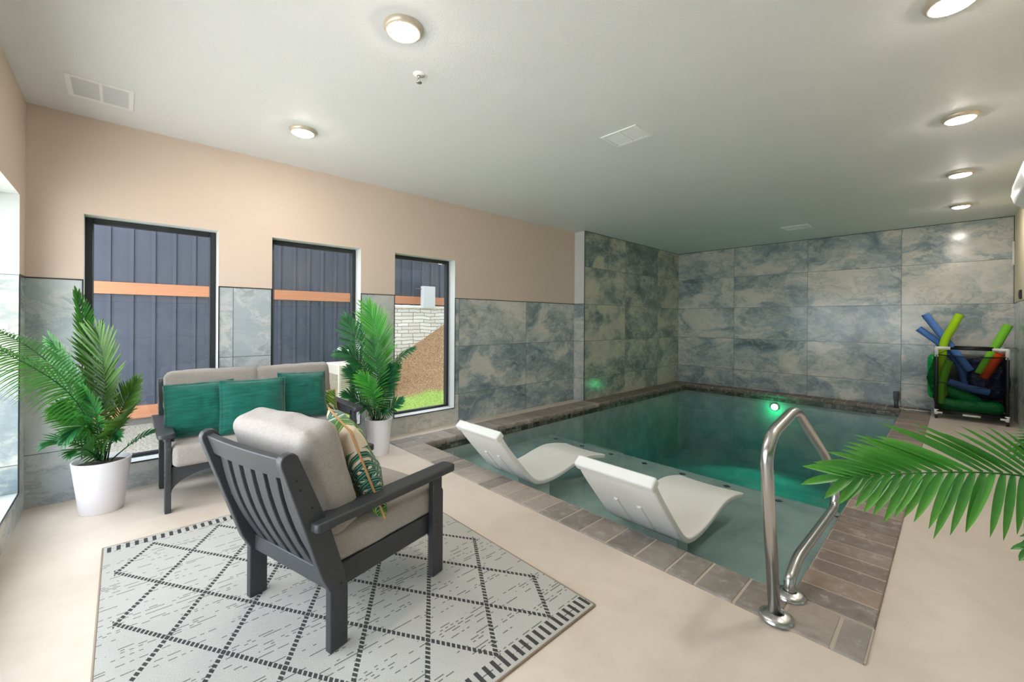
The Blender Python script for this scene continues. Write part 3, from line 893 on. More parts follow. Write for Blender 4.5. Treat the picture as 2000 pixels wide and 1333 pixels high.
# ------------------------------------------------------------------ deep-seating furniture
def seating(name, label, cat, loc, rz, W, ncush):
    t = thing(name, label, cat, loc, rz)
    h = W / 2; th = 0.034
    post = [(0, 0), (0, 0.24), (-0.034, 0.305), (-0.196, 0.782), (-0.198, 0.800), (-0.190, 0.815), (-0.172, 0.824), (-0.150, 0.822), (-0.134, 0.808), (-0.126, 0.790), (-0.003, 0.500), (0.062, 0.298), (0.078, 0.226), (0.078, 0)]
    for s in (-1, 1):
        x0, x1 = sorted((s * (h - th), s * h))
        bm = bmesh.new(); prism(bm, post, 'x', x0, x1); rp = bevel(link('rear_post', bm, M['lumber'], parent=t), 0.004)
        bm = bmesh.new(); prism(bm, [(0.574, 0), (0.574, 0.512), (0.638, 0.512), (0.638, 0.435), (0.648, 0.42), (0.648, 0)], 'x', x0, x1)
        fl = bevel(link('front_leg', bm, M['lumber'], parent=t), 0.004)
        xi0, xi1 = sorted((s * (h - th - 0.002), s * (h - th - 0.024)))
        bm = bmesh.new(); box(bm, xi0, xi1, 0.055, 0.60, 0.212, 0.308); bevel(link('side_rail', bm, M['lumber'], parent=t), 0.004)
        # arm
        bm = bmesh.new(); xa, xb = s * (h - 0.052), s * (h + 0.042); xa, xb = min(xa, xb), max(xa, xb)
        pts = [(xa, -0.10), (xb, -0.10)] ; r = 0.03; yf = 0.705
        pts = [(xa + 0.01, -0.085), (xb - 0.01, -0.085), (xb, -0.075)]
        pts += [(xb - r + r * math.cos(k / 6 * math.pi / 2), yf - r + r * math.sin(k / 6 * math.pi / 2)) for k in range(7)]
        pts += [(xa + r - r * math.sin(k / 6 * math.pi / 2), yf - r + r * math.cos(k / 6 * math.pi / 2)) for k in range(7)]
        pts += [(xa, -0.075)]
        prism(bm, pts, 'z', 0.512, 0.546); bevel(link('armrest', bm, M['lumber'], parent=t), 0.007, 3)
        bm = bmesh.new(); xi0, xi1 = sorted((s * (h - th - 0.001), s * (h - th - 0.019)))
        box(bm, xi0, xi1, -0.02, 0.60, 0.468, 0.512); bevel(link('arm_support', bm, M['lumber'], parent=t), 0.003)
        for (yy, zz) in ((0.60, 0.27), (0.615, 0.235), (0.045, 0.255), (-0.125, 0.68), (-0.14, 0.72), (-0.08, 0.60)):
            a_, b_ = sorted((s * (h - 0.001), s * (h + 0.0022))); bm = bmesh.new()
            prism(bm, [(yy + 0.005 * math.cos(k * math.pi / 4), zz + 0.005 * math.sin(k * math.pi / 4)) for k in range(8)], 'x', a_, b_)
            link('screw', bm, M['black'], parent=fl if yy > 0.3 else rp)
    hi = h - th - 0.001
    # top rail and lower back rail, slats
    def slope(z): return -0.034 - (z - 0.305) * 0.34
    def board(x0, x1, z0, z1, nx=10, dep=0.026, bow=0.0, y_off=0.030):
        bm = bmesh.new(); R_ = []
        for k in range(nx + 1):
            x = x0 + (x1 - x0) * k / nx; q = 1 - (2 * k / nx - 1) ** 2
            yy0, yy1 = slope(z0) + y_off - bow * q, slope(z1) + y_off - bow * q
            R_.append([bm.verts.new(p) for p in ((x, yy0, z0), (x, yy0 + dep, z0 + 0.008), (x, yy1 + dep, z1 + 0.008), (x, yy1, z1))])
        for k in range(nx):
            for m_ in range(4): bm.faces.new((R_[k][m_], R_[k + 1][m_], R_[k + 1][(m_ + 1) % 4], R_[k][(m_ + 1) % 4]))
        bm.faces.new(R_[0]); bm.faces.new(list(reversed(R_[-1])))
        bmesh.ops.recalc_face_normals(bm, faces=bm.faces); return bm
    o = link('top_rail', board(-hi, hi, 0.715, 0.80, bow=0.012, y_off=0.022), M['lumber'], parent=t); bevel(o, 0.004)
    bm = bmesh.new(); box(bm, -hi, hi, 0.018, 0.044, 0.222, 0.292); bevel(link('lower_rail', bm, M['lumber'], parent=t), 0.004)
    ns = max(6, int(round((2 * hi) / 0.092))); pw = 2 * hi / ns; sw = pw * 0.62
    for k in range(ns):
        xc = -hi + pw * (k + 0.5); bm = bmesh.new(); prev = None; nseg = 10
        for q in range(nseg + 1):
            tt = q / nseg; z = 0.262 + (0.735 - 0.262) * tt
            y = slope(z) + 0.040 - 0.055 * math.sin(tt * math.pi) * 0.45 + (0.018 * (1 - tt) ** 2)
            ring = [bm.verts.new(p) for p in ((xc - sw / 2, y, z), (xc + sw / 2, y, z), (xc + sw / 2, y + 0.016, z + 0.004), (xc - sw / 2, y + 0.016, z + 0.004))]
            if prev:
                for m_ in range(4): bm.faces.new((prev[m_], ring[m_], ring[(m_ + 1) % 4], prev[(m_ + 1) % 4]))
            else: bm.faces.new(ring)
            prev = ring
        bm.faces.new(list(reversed(prev))); bmesh.ops.recalc_face_normals(bm, faces=bm.faces)
        bevel(link('back_slat', bm, M['lumber'], parent=t), 0.003)
    # seat support + front apron with curved brackets
    bm = bmesh.new()
    for k in range(5): box(bm, -hi + 0.03, hi - 0.03, 0.08 + k * 0.11, 0.15 + k * 0.11, 0.285, 0.300)
    link('seat_slats', bm, M['lumber'], parent=t)
    bm = bmesh.new()
    arc = lambda s: [(s * (hi - 0.26 * (1 - math.cos(k / 8 * math.pi / 2)) - 0.0), 0.125 + 0.125 * math.sin(k / 8 * math.pi / 2)) for k in range(9)]
    pts = [(-hi, 0.302), (hi, 0.302)] + arc(1) + list(reversed(arc(-1)))
    prism(bm, pts, 'y', 0.602, 0.628); bevel(link('front_apron', bm, M['lumber'], parent=t), 0.003, 2, 50)
    # cushions
    sw_ = 2 * hi - 0.012
    o = link('seat_cushion', softbox_bm(sw_, 0.66, 0.145, 0.035, 0.012, 3, 26), M['linen'], parent=t, smooth=True); o.location = (0, 0.345, 0.3735)
    cw = sw_ / ncush + 0.02
    for k in range(ncush):
        x = -sw_ / 2 + (sw_ / ncush) * (k + .5)
        bmc = softbox_bm(cw - 0.006, 0.47, 0.16, 0.046, 0.020, 7 + k + ncush, 26, 0.006, 0.006)
        o = link('back_cushion', bmc, M['linen'], parent=t, smooth=True)
        o.location = (x, 0.043, 0.655); o.rotation_euler = (math.radians(90 + 17), 0, 0)
    return t

RZ = math.radians(14.787); ff = Vector((-math.sin(RZ), math.cos(RZ))); rr = Vector((math.cos(RZ), math.sin(RZ)))
Wc = 0.640
orig = Vector((-1.6476, 0.5939)) - rr * Wc / 2
chair = seating('armchair', 'charcoal slatted-back armchair with grey cushions standing on the rug', 'armchair', (orig.x, orig.y, 0.009), RZ, Wc, 1)
sofa = seating('loveseat', 'charcoal two-seat sofa with grey cushions below the windows', 'sofa', (-4.242, 0.862, 0.0), -math.pi / 2, 1.30, 2)

# accent pillows
def place_pillow(o, c, normal, up, roll=0.0):
    n = Vector(normal).normalized(); u = Vector(up); u = (u - n * u.dot(n)).normalized(); x = u.cross(n)
    m = Matrix((x, u, n)).transposed().to_4x4(); m.translation = Vector(c)
    o.matrix_world = m @ Matrix.Rotation(roll, 4, 'Z')
G_ = 'green pillows on the sofa'
specs = [((-3.815, 0.425, 0.645), (1, -0.10, 0.30), 0.03, 'green linen pillow at the left end of the sofa', 0.43, 0.40),
         ((-3.700, 0.745, 0.645), (1, -0.02, 0.28), -0.02, 'green linen pillow in the middle of the sofa, overlapping its neighbours', 0.45, 0.41),
         ((-3.835, 1.140, 0.660), (1, 0.10, 0.30), -0.06, 'green linen pillow at the right end of the sofa', 0.40, 0.40)]
for k, (c, n, rl, lb, a, b) in enumerate(specs):
    o = link('throw_pillow', pillow_bm(a, b, 0.15, 0.085, k + 1), M['green'], smooth=True)
    tag(o, lb, 'pillow', G_); place_pillow(o, c, n, (0, 0, 1), rl)

def mat_tropical():
    t = NT('tropical_leaf_print'); p = t.objc(); s = t.sep(p)
    x, y = s[0], s[1]
    base = lin('#d9cbb4')
    def leaf(cx, cy_, ang, L, Wd, c1, c2, rib, freq, cut):
        ca, sa = math.cos(ang), math.sin(ang)
        dx = t.math('SUBTRACT', x, cx); dy = t.math('SUBTRACT', y, cy_)
        a = t.math('ADD', t.math('MULTIPLY', dx, ca / L), t.math('MULTIPLY', dy, sa / L))
        b = t.math('ADD', t.math('MULTIPLY', dx, -sa / Wd), t.math('MULTIPLY', dy, ca / Wd))
        rr_ = t.math('ADD', t.math('MULTIPLY', a, a), t.math('MULTIPLY', t.math('MULTIPLY', b, b), t.math('ADD', 1.3, t.math('MULTIPLY', a, 0.8))))
        inside = t.math('LESS_THAN', rr_, 1.0)
        st = t.math('SINE', t.math('MULTIPLY', t.math('ADD', a, t.math('MULTIPLY', t.math('ABSOLUTE', b), -0.7)), freq))
        hole = t.math('MULTIPLY', t.math('GREATER_THAN', st, cut), t.math('GREATER_THAN', t.math('ABSOLUTE', b), 0.22))
        msk = t.math('MULTIPLY', inside, t.math('SUBTRACT', 1.0, hole))
        mid = t.math('LESS_THAN', t.math('ABSOLUTE', b), rib)
        vein = t.math('GREATER_THAN', t.math('SINE', t.math('MULTIPLY', t.math('ADD', a, t.math('MULTIPLY', t.math('ABSOLUTE', b), -0.7)), freq * 3.1)), 0.93)
        c = t.mix(t.math('MAXIMUM', mid, vein), lin(c1), lin(c2))
        return msk, c
    col = base
    for args in [(-0.16, 0.02, 0.7, 0.16, 0.05, '#16463f', '#b9d6b8', 0.05, 16, 0.55), (0.15, -0.16, 2.4, 0.17, 0.055, '#1a5548', '#c4d8bf', 0.05, 18, 0.5),
                 (-0.02, 0.10, -0.6, 0.15, 0.13, '#3f6b26', '#a3bf63', 0.04, 9, 0.72), (0.12, 0.05, 1.4, 0.12, 0.10, '#4b7a2a', '#c9cf7e', 0.05, 10, 0.70),
                 (-0.08, -0.13, 0.2, 0.15, 0.11, '#335f25', '#9dbb5b', 0.04, 9, 0.74), (0.15, 0.18, -0.3, 0.12, 0.06, '#1d5a4b', '#bcd5bb', 0.05, 17, 0.5),
                 (-0.17, -0.17, 1.2, 0.10, 0.05, '#5b8a2f', '#dad98a', 0.05, 14, 0.5)]:
        m_, c = leaf(*args); col = t.mix(m_, col, c)
    n = t.noise(p, 380, 2)
    return t.done(t.bsdf(col, 0.9, normal=t.bump(n, 0.3, 0.004), spec=0.15, Sheen_Weight=0.2))
M['tropical'] = mat_tropical(); M['tan_piping'] = simple('tan_piping', '#b98e5e', 0.8)
def tropical(name, label, c, n, up, roll, a, b, seed, th=0.15):
    t = bpy.data.objects.new(name, None); COL.objects.link(t); t['label'] = label; t['category'] = 'pillow'
    place_pillow(t, c, n, up, roll)
    link('pillow_cover', pillow_bm(a, b, th, 0.0, seed), M['tropical'], parent=t, smooth=True)
    bm = bmesh.new(); pts = []
    N = 60
    for k in range(4 * 15 + 1):
        q = k % 60; side = q // 15; f = (q % 15) / 15 * 2 - 1
        u, v = [(f, -1), (1, f), (-f, 1), (-1, -f)][side]
        pts.append((a / 2 * u * (1 - 0.035 * (1 - v * v)), b / 2 * v * (1 - 0.035 * (1 - u * u)), 0.0))
    tube(bm, pts, 0.005, 8, cap=False)
    link('piping', bm, M['tan_piping'], parent=t, smooth=True)
cc = orig + rr * 0.085 + ff * 0.285
tropical('throw_pillow', 'palm-leaf patterned pillow with tan piping resting on the armchair', (cc.x, cc.y, 0.645), (ff.x * 0.89 + rr.x * 0.40, ff.y * 0.89 + rr.y * 0.40, 0.36), (0, 0, 1), 0.04, 0.45, 0.44, 4)
tropical('throw_pillow', 'patterned beige pillow tucked behind the green pillow at the right sofa arm', (-3.945, 1.345, 0.545), (1, -0.25, 0.30), (0, 0, 1), 0.1, 0.22, 0.21, 9, 0.08)

# ------------------------------------------------------------------ rug
def mat_rug():
    t = NT('woven_diamond_rug'); s = t.sep(t.pos()); x, y = s[0], s[1]
    u = t.math('DIVIDE', t.math('SUBTRACT', x, -1.215), 0.4875)
    v = t.math('DIVIDE', t.math('SUBTRACT', y, 1.530), 0.309)
    a = t.math('ADD', t.math('ADD', u, v), 0.5); b = t.math('SUBTRACT', t.math('SUBTRACT', u, v), 0.5)
    def near(f, w_): # distance to nearest integer < w
        return t.math('LESS_THAN', t.math('ABSOLUTE', t.math('SUBTRACT', f, t.math('ROUND', f))), w_)
    K = 13.0
    def dot(f): return t.math('LESS_THAN', t.math('ABSOLUTE', t.math('SUBTRACT', t.math('MULTIPLY', f, K), t.math('ROUND', t.math('MULTIPLY', f, K)))), 0.34)
    l1 = t.math('MULTIPLY', near(a, 0.037), dot(b)); l2 = t.math('MULTIPLY', near(b, 0.037), dot(a))
    inr = t.math('MULTIPLY', t.math('MULTIPLY', t.math('GREATER_THAN', u, -4.02), t.math('LESS_THAN', u, 0.02)),
                 t.math('MULTIPLY', t.math('GREATER_THAN', v, -5.03), t.math('LESS_THAN', v, 0.03)))
    lines = t.math('MULTIPLY', t.math('MAXIMUM', l1, l2), inr)
    # end stripes
    st = t.math('GREATER_THAN', t.math('FRACT', t.math('DIVIDE', y, 0.0385)), 0.55)
    e1 = t.math('MULTIPLY', t.math('GREATER_THAN', x, -1.205 - 0.0), t.math('LESS_THAN', x, -1.140))
    e2 = t.math('MULTIPLY', t.math('GREATER_THAN', x, -3.270), t.math('LESS_THAN', x, -3.205))
    ends = t.math('MULTIPLY', st, t.math('MAXIMUM', e1, e2))
    # dashes: broken thin rows running along y
    row = t.math('MULTIPLY', x, 1 / 0.0155); ri = t.math('FLOOR', row)
    rsel = t.math('GREATER_THAN', t.white(t.comb(ri, 3, 1)), 0.42)
    seg = t.noise(t.comb(t.math('MULTIPLY', ri, 7.7), t.math('MULTIPLY', y, 5.0), 0), 1.0, 1, 0.4)
    seg = t.math('GREATER_THAN', seg, 0.49)
    dsh = t.math('GREATER_THAN', t.white(t.comb(ri, t.math('FLOOR', t.math('MULTIPLY', y, 75)), 5)), 0.42)
    thin = t.math('LESS_THAN', t.math('ABSOLUTE', t.math('SUBTRACT', t.math('FRACT', row), 0.5)), 0.17)
    dash = t.math('MULTIPLY', t.math('MULTIPLY', rsel, seg), t.math('MULTIPLY', dsh, thin))
    wv = t.math('MULTIPLY', t.math('SINE', t.math('MULTIPLY', x, 1400)), t.math('SINE', t.math('MULTIPLY', y, 1400)))
    nz = t.noise(t.pos(), 260, 2, 0.7); big = t.noise(t.pos(), 2.0, 3)
    base = t.mix(nz, lin('#94948f'), lin('#d6d5cf'))
    base = t.mix(t.math('MULTIPLY', big, 0.35), base, lin('#c2c1bd'))
    dark = t.mix(nz, lin('#2c2d2d'), lin('#5b5c5b'))
    col = t.mix(t.math('MAXIMUM', lines, ends), base, dark)
    col = t.mix(t.math('MULTIPLY', dash, 0.75), col, lin('#3f403f'))
    hgt = t.math('ADD', t.math('MULTIPLY', wv, 0.3), nz)
    return t.done(t.bsdf(col, 0.95, normal=t.bump(hgt, 0.5, 0.004), spec=0.1))
bm = bmesh.new(); box(bm, -3.285, -1.125, -0.072, 1.585, 0.0, 0.008)
t = thing('area_rug', 'light grey woven rug with dark dotted diamond pattern', 'rug', (-2.205, 0.757, 0))
for v in bm.verts: v.co -= Vector((-2.205, 0.757, 0))
o = link('rug_field', bm, mat_rug(), parent=t); bevel(o, 0.003, 2)
bm = bmesh.new()
hx, hy = 1.082, 0.8305
tube(bm, [(-hx, -hy, .005), (hx, -hy, .005)], 0.0045, 8); tube(bm, [(-hx, hy, .005), (hx, hy, .005)], 0.0045, 8)
tube(bm, [(hx, -hy, .005), (hx, hy, .005)], 0.0045, 8); tube(bm, [(-hx, -hy, .005), (-hx, hy, .005)], 0.0045, 8)
link('rug_binding', bm, simple('rug_binding_tan', '#958575', 0.9), parent=t)

# ------------------------------------------------------------------ artificial palms
def frond_bm(P, Lmax, nrm, pairs=26, seed=0, wd=0.011, t0=0.16, droop=0.25, fold=0.35, tipang=0.35, openang=1.05):
    rnd = random.Random(seed); P = [Vector(p) for p in P]; nrm = Vector(nrm).normalized()
    bm = bmesh.new(); cl = bm.loops.layers.color.new('tint')
    def B(t): return P[0] * (1 - t) ** 3 + P[1] * 3 * t * (1 - t) ** 2 + P[2] * 3 * t * t * (1 - t) + P[3] * t ** 3
    def D(t): return (B(min(1, t + .01)) - B(max(0, t - .01))).normalized()
    pts = [B(k / 20) for k in range(21)]
    tube(bm, pts, [0.0048 - 0.0036 * k / 20 for k in range(21)], 6)
    for f in bm.faces:
        for l in f.loops: l[cl] = (0.1, 0, 0, 1)
    for i in range(pairs + 1):
        tt = t0 + (1 - t0) * (i / pairs) ** 0.92
        for side in (-1, 1):
            if i == pairs and side == -1: continue
            o = B(tt); T = D(tt)
            n = (nrm - T * nrm.dot(T))
            n = n.normalized() if n.length > 1e-4 else T.orthogonal().normalized()
            S = T.cross(n) * side
            q = (tt - t0) / (1 - t0)
            L = Lmax * (0.45 + 0.75 * math.sin(min(1, q * 1.15 + 0.12) * math.pi * 0.62)) * (1 - 0.55 * max(0, q - 0.6) / 0.4) * rnd.uniform(0.9, 1.08)
            ang = openang * (1 - q) + tipang * q + rnd.uniform(-0.06, 0.06)
            if i == pairs: ang = 0.0
            d = (T * math.cos(ang) + S * math.sin(ang)).normalized()
            d = (d + n * fold * math.sin(ang) * rnd.uniform(0.6, 1.3)).normalized()
            wdir = d.cross(n).normalized() if d.cross(n).length > 1e-3 else S
            wn = wdir.cross(d).normalized()
            prev = None; shade = rnd.uniform(0, 1); nseg = 6
            for k in range(nseg + 1):
                s = k / nseg; c = o + d * (L * s) - Vector((0, 0, 1)) * (droop * L * s * s)
                hw = wd * (math.sin(math.pi * min(1, (s * 0.86 + 0.13))) ** 0.7) if k < nseg else 0.0004
                ring = [bm.verts.new(c - wdir * hw + wn * hw * 0.3), bm.verts.new(c - wn * hw * 0.25), bm.verts.new(c + wdir * hw + wn * hw * 0.3)]
                if prev:
                    for m_ in range(2):
                        f = bm.faces.new((prev[m_], ring[m_], ring[m_ + 1], prev[m_ + 1])); f.smooth = True
                        for l in f.loops: l[cl] = (shade, s * 0.8, 0, 1)
                prev = ring
    return bm

def palm(label, base, pot_h, r0, r1, fronds, group='potted artificial palms'):
    t = thing('potted_palm', label, 'potted plant', base, 0, group)
    bm = bmesh.new()
    lathe(bm, [(0.001, 0.002), (r0 * .96, 0.0), (r0, 0.006), (r1 - 0.002, pot_h - 0.012), (r1, pot_h), (r1 - 0.006, pot_h + 0.002), (r1 - 0.012, pot_h - 0.01), (r0 + 0.02, pot_h - 0.07)], 56)
    po = link('pot', bm, M['pot'], parent=t, smooth=True, autos=50)
    bm = bmesh.new(); lathe(bm, [(r1 - 0.016, pot_h - 0.032), (0.06, pot_h - 0.022), (0.001, pot_h - 0.018)], 30); link('soil', bm, M['soil'], parent=po, smooth=True)
    b = Vector(base)
    for k, fd in enumerate(fronds):
        pts = [Vector(p) - b for p in fd['P']]
        o = link('frond', frond_bm(pts, fd.get('L', 0.16), fd.get('n', (0.7, -0.7, 0.2)), fd.get('pairs', 26), k * 13 + 5, fd.get('w', 0.0078), fd.get('t0', 0.2), fd.get('droop', 0.15), fd.get('fold', 0.3), fd.get('tip', 0.35), fd.get('open', 1.05)),
                 M[fd.get('m', 'leaf')], parent=t)
    return t
VN = (0.73, -0.68, 0.0)   # towards the room
palm('tall artificial palm in a white pot in the left corner by the first window', (-3.985, -0.095, 0), 0.345, 0.112, 0.152, [
    dict(P=[(-3.998,-0.095,0.33),(-4.043,-0.142,0.682),(-3.987,-0.156,1.072),(-3.992,-0.220,1.460)], L=0.15, n=(0.9, 0.6, 0.2), m='leaf', t0=0.35, fold=0.6, tip=0.25, open=0.8, droop=0.1),
    dict(P=[(-3.986,-0.082,0.33),(-3.905,-0.069,0.693),(-3.883,-0.075,0.972),(-3.88,-0.114,1.206)], L=0.24, n=VN, m='leaf_olive', t0=0.3, droop=0.02, open=0.95, pairs=24),
    dict(P=[(-4.020,-0.120,0.33),(-3.715,-0.158,0.913),(-3.461,-0.326,0.986),(-2.841,-0.455,1.234)], L=0.17, n=(0.1, -0.5, 0.8), m='leaf', t0=0.25, droop=0.5, fold=0.05, pairs=40, w=0.008),
    dict(P=[(-4.020,-0.120,0.33),(-3.989,-0.157,0.796),(-3.763,-0.340,1.127),(-2.972,-0.440,1.264)], L=0.16, n=(0.1, -0.4, 0.8), m='leaf_dark', t0=0.3, droop=0.3, fold=0.05, pairs=36, w=0.0075),
    dict(P=[(-4.017,-0.115,0.33),(-3.929,-0.167,0.737),(-3.926,-0.237,0.914),(-3.937,-0.322,1.165)], L=0.15, n=VN, m='leaf', t0=0.3, droop=0.12),
    dict(P=[(-3.974,-0.069,0.33),(-3.951,-0.044,0.577),(-3.903,0.007,0.718),(-3.837,0.078,0.877)], L=0.14, n=VN, m='leaf_olive', t0=0.2, droop=0.1),
    dict(P=[(-3.986,-0.082,0.33),(-3.754,-0.054,0.549),(-3.64,-0.005,0.661),(-3.512,0.057,0.754)], L=0.14, n=(0.3,-.3,1), m='leaf_olive', t0=0.2),
    dict(P=[(-4.02,-0.12,0.33),(-3.951,-0.19,0.486),(-3.947,-0.26,0.541),(-3.930,-0.345,0.50)], L=0.11, n=(0.5,-.2,1), m='leaf_dark', t0=0.1, pairs=16),
    dict(P=[(-3.97,-0.05,0.33),(-3.878,0.033,0.437),(-3.818,0.097,0.508),(-3.746,0.174,0.537)], L=0.055, n=(0.5,-.4,1), m='leaf_dark', t0=0.35, pairs=12, w=0.008),
    dict(P=[(-4.022,-0.12,0.33),(-3.868,-0.175,0.581),(-3.853,-0.232,0.725),(-3.828,-0.279,0.761)], L=0.13, n=(0.8,-.3,.5), m='leaf', t0=0.15, droop=0.3),
    dict(P=[(-4.01,-0.107,0.33),(-3.852,-0.124,0.595),(-3.753,-0.166,0.683),(-3.70,-0.235,0.58)], L=0.12, n=(0.7,-.5,.5), m='leaf_dark', t0=0.15, droop=0.35),
    dict(P=[(-3.998,-0.095,0.33),(-3.788,-0.09,0.549),(-3.70,-0.111,0.737),(-3.69,-0.166,0.858)], L=0.15, n=VN, m='leaf', t0=0.2),
    dict(P=[(-3.986,-0.082,0.33),(-3.80,-0.087,0.50),(-3.72,-0.052,0.59),(-3.66,-0.019,0.55)], L=0.10, n=(0.7,-.4,.6), m='leaf_dark', t0=0.1, pairs=18),
    dict(P=[(-3.986,-0.10,0.33),(-3.85,-0.15,0.45),(-3.80,-0.18,0.50),(-3.76,-0.22,0.46)], L=0.10, n=(0.6,-.5,.7), m='leaf_dark', t0=0.1, pairs=18),
    dict(P=[(-4.00,-0.10,0.33),(-3.95,-0.10,0.60),(-3.90,-0.10,0.80),(-3.93,-0.06,0.98)], L=0.15, n=VN, m='leaf_olive', t0=0.2),
    dict(P=[(-4.01,-0.10,0.33),(-4.00,-0.15,0.55),(-3.95,-0.22,0.68),(-3.90,-0.30,0.72)], L=0.12, n=(0.7,-.5,.5), m='leaf', t0=0.15, droop=0.3),
])
palm('artificial palm in a white pot between the second and third windows', (-3.850, 1.835, 0), 0.345, 0.095, 0.128, [
    dict(P=[(-3.844,1.822,0.33),(-3.764,1.834,0.74),(-3.724,1.833,1.087),(-3.82,1.702,1.429)], L=0.24, n=VN, m='leaf_bright', t0=0.38, droop=0.02, pairs=34, open=0.95),
    dict(P=[(-3.865,1.801,0.33),(-3.832,1.762,0.740),(-3.879,1.640,1.038),(-3.923,1.549,1.320)], L=0.19, n=VN, m='leaf_dark', t0=0.4, droop=0.15, pairs=26),
    dict(P=[(-3.831,1.837,0.33),(-3.764,1.834,0.74),(-3.698,1.905,0.938),(-3.57,2.042,1.038)], L=0.13, n=(0.3,-.2,1), m='leaf_dark', t0=0.55, droop=0.5, pairs=20),
    dict(P=[(-3.865,1.801,0.33),(-3.761,1.765,0.747),(-3.764,1.616,0.998),(-3.904,1.467,0.997)], L=0.16, n=(0.6,-.3,.9), m='leaf_dark', t0=0.45, droop=0.2, pairs=22),
    dict(P=[(-3.878,1.786,0.33),(-3.875,1.717,0.493),(-3.86,1.624,0.576),(-3.90,1.520,0.609)], L=0.12, n=(0.6,-.2,.8), m='leaf_dark', t0=0.3, pairs=16),
    dict(P=[(-3.82,1.848,0.33),(-3.693,1.838,0.431),(-3.65,1.884,0.48),(-3.597,1.94,0.544)], L=0.11, n=(0.6,-.5,.6), m='leaf_dark', t0=0.15, pairs=16),
    dict(P=[(-3.854,1.812,0.33),(-3.70,1.745,0.572),(-3.69,1.690,0.698),(-3.74,1.61,0.794)], L=0.15, n=VN, m='leaf_bright', t0=0.15, pairs=24),
    dict(P=[(-3.837,1.83,0.33),(-3.764,1.835,0.543),(-3.691,1.84,0.748),(-3.628,1.907,0.87)], L=0.14, n=VN, m='leaf', t0=0.2),
    dict(P=[(-3.872,1.793,0.33),(-3.858,1.734,0.592),(-3.87,1.662,0.764),(-3.93,1.572,0.837)], L=0.14, n=(0.7,-.5,.4), m='leaf_dark', t0=0.3),
    dict(P=[(-3.854,1.812,0.33),(-3.689,1.769,0.514),(-3.643,1.744,0.857),(-3.699,1.684,1.117)], L=0.17, n=VN, m='leaf', t0=0.3),
    dict(P=[(-3.87,1.80,0.33),(-3.78,1.73,0.466),(-3.76,1.68,0.524),(-3.75,1.62,0.47)], L=0.10, n=(0.6,-.4,.7), m='leaf_dark', t0=0.1, pairs=18),
    dict(P=[(-3.84,1.83,0.33),(-3.75,1.80,0.44),(-3.71,1.80,0.49),(-3.68,1.80,0.45)], L=0.10, n=(0.6,-.5,.7), m='leaf_dark', t0=0.1, pairs=18),
    dict(P=[(-3.84,1.83,0.33),(-3.72,1.83,0.60),(-3.66,1.84,0.75),(-3.64,1.86,0.85)], L=0.14, n=VN, m='leaf_dark', t0=0.2),
])
palm('artificial palm at the right edge, one frond reaching over the deck', (0.37, 2.56, 0), 0.345, 0.095, 0.125, [
    dict(P=[(0.37,2.55,0.33),(0.46,2.32,0.93),(0.05,1.86,0.875),(-0.218,1.495,0.868)], L=0.235, n=(0.0, -0.85, 0.55), m='leaf_bright', t0=0.30, droop=0.10, fold=0.12, pairs=29, w=0.0120, open=0.78, tip=0.40),
    dict(P=[(0.38,2.54,0.33),(0.44,2.20,0.80),(0.30,1.90,0.83),(0.140,1.64,0.755)], L=0.12, n=(0, -0.25, 1), m='leaf', t0=0.3, w=0.011),
    dict(P=[(0.36,2.57,0.33),(0.40,2.50,0.90),(0.32,2.44,0.95),(0.185,2.36,0.86)], L=0.12, n=(-.2, -0.4, 1), m='leaf', t0=0.3),
    dict(P=[(0.38,2.58,0.33),(0.42,2.70,0.80),(0.38,2.85,0.98),(0.36,3.02,1.02)], L=0.14, n=(-.6, 0, 1), m='leaf', t0=0.3),
    dict(P=[(0.38,2.58,0.33),(0.42,2.58,0.80),(0.41,2.60,1.10),(0.38,2.66,1.30)], L=0.12, n=(-1, -0.4, 0), m='leaf_bright', t0=0.3),
])

# ------------------------------------------------------------------ pool-toy cart
def mat_mesh():
    t = NT('black_mesh_cloth'); p = t.objc()
    tr = t.n('ShaderNodeBsdfTransparent'); df = t.n('ShaderNodeBsdfDiffuse'); df.inputs[0].default_value = (0.004, 0.004, 0.006, 1)
    mx = t.n('ShaderNodeMixShader'); mx.inputs[0].default_value = 0.52
    t.t.links.new(tr.outputs[0], mx.inputs[1]); t.t.links.new(df.outputs[0], mx.inputs[2])
    return t.done(mx.outputs[0])
M['mesh'] = mat_mesh()
cx0, cx1, cy0, cy1 = -0.165, 0.465, 8.17, 8.60; zt = 0.965; zb = 0.075
t = thing('toy_cart', 'rolling white-cornered cart with black mesh bag for pool toys', 'cart', ((cx0 + cx1) / 2, (cy0 + cy1) / 2, 0))
ox, oy = (cx0 + cx1) / 2, (cy0 + cy1) / 2; hx, hy = (cx1 - cx0) / 2, (cy1 - cy0) / 2
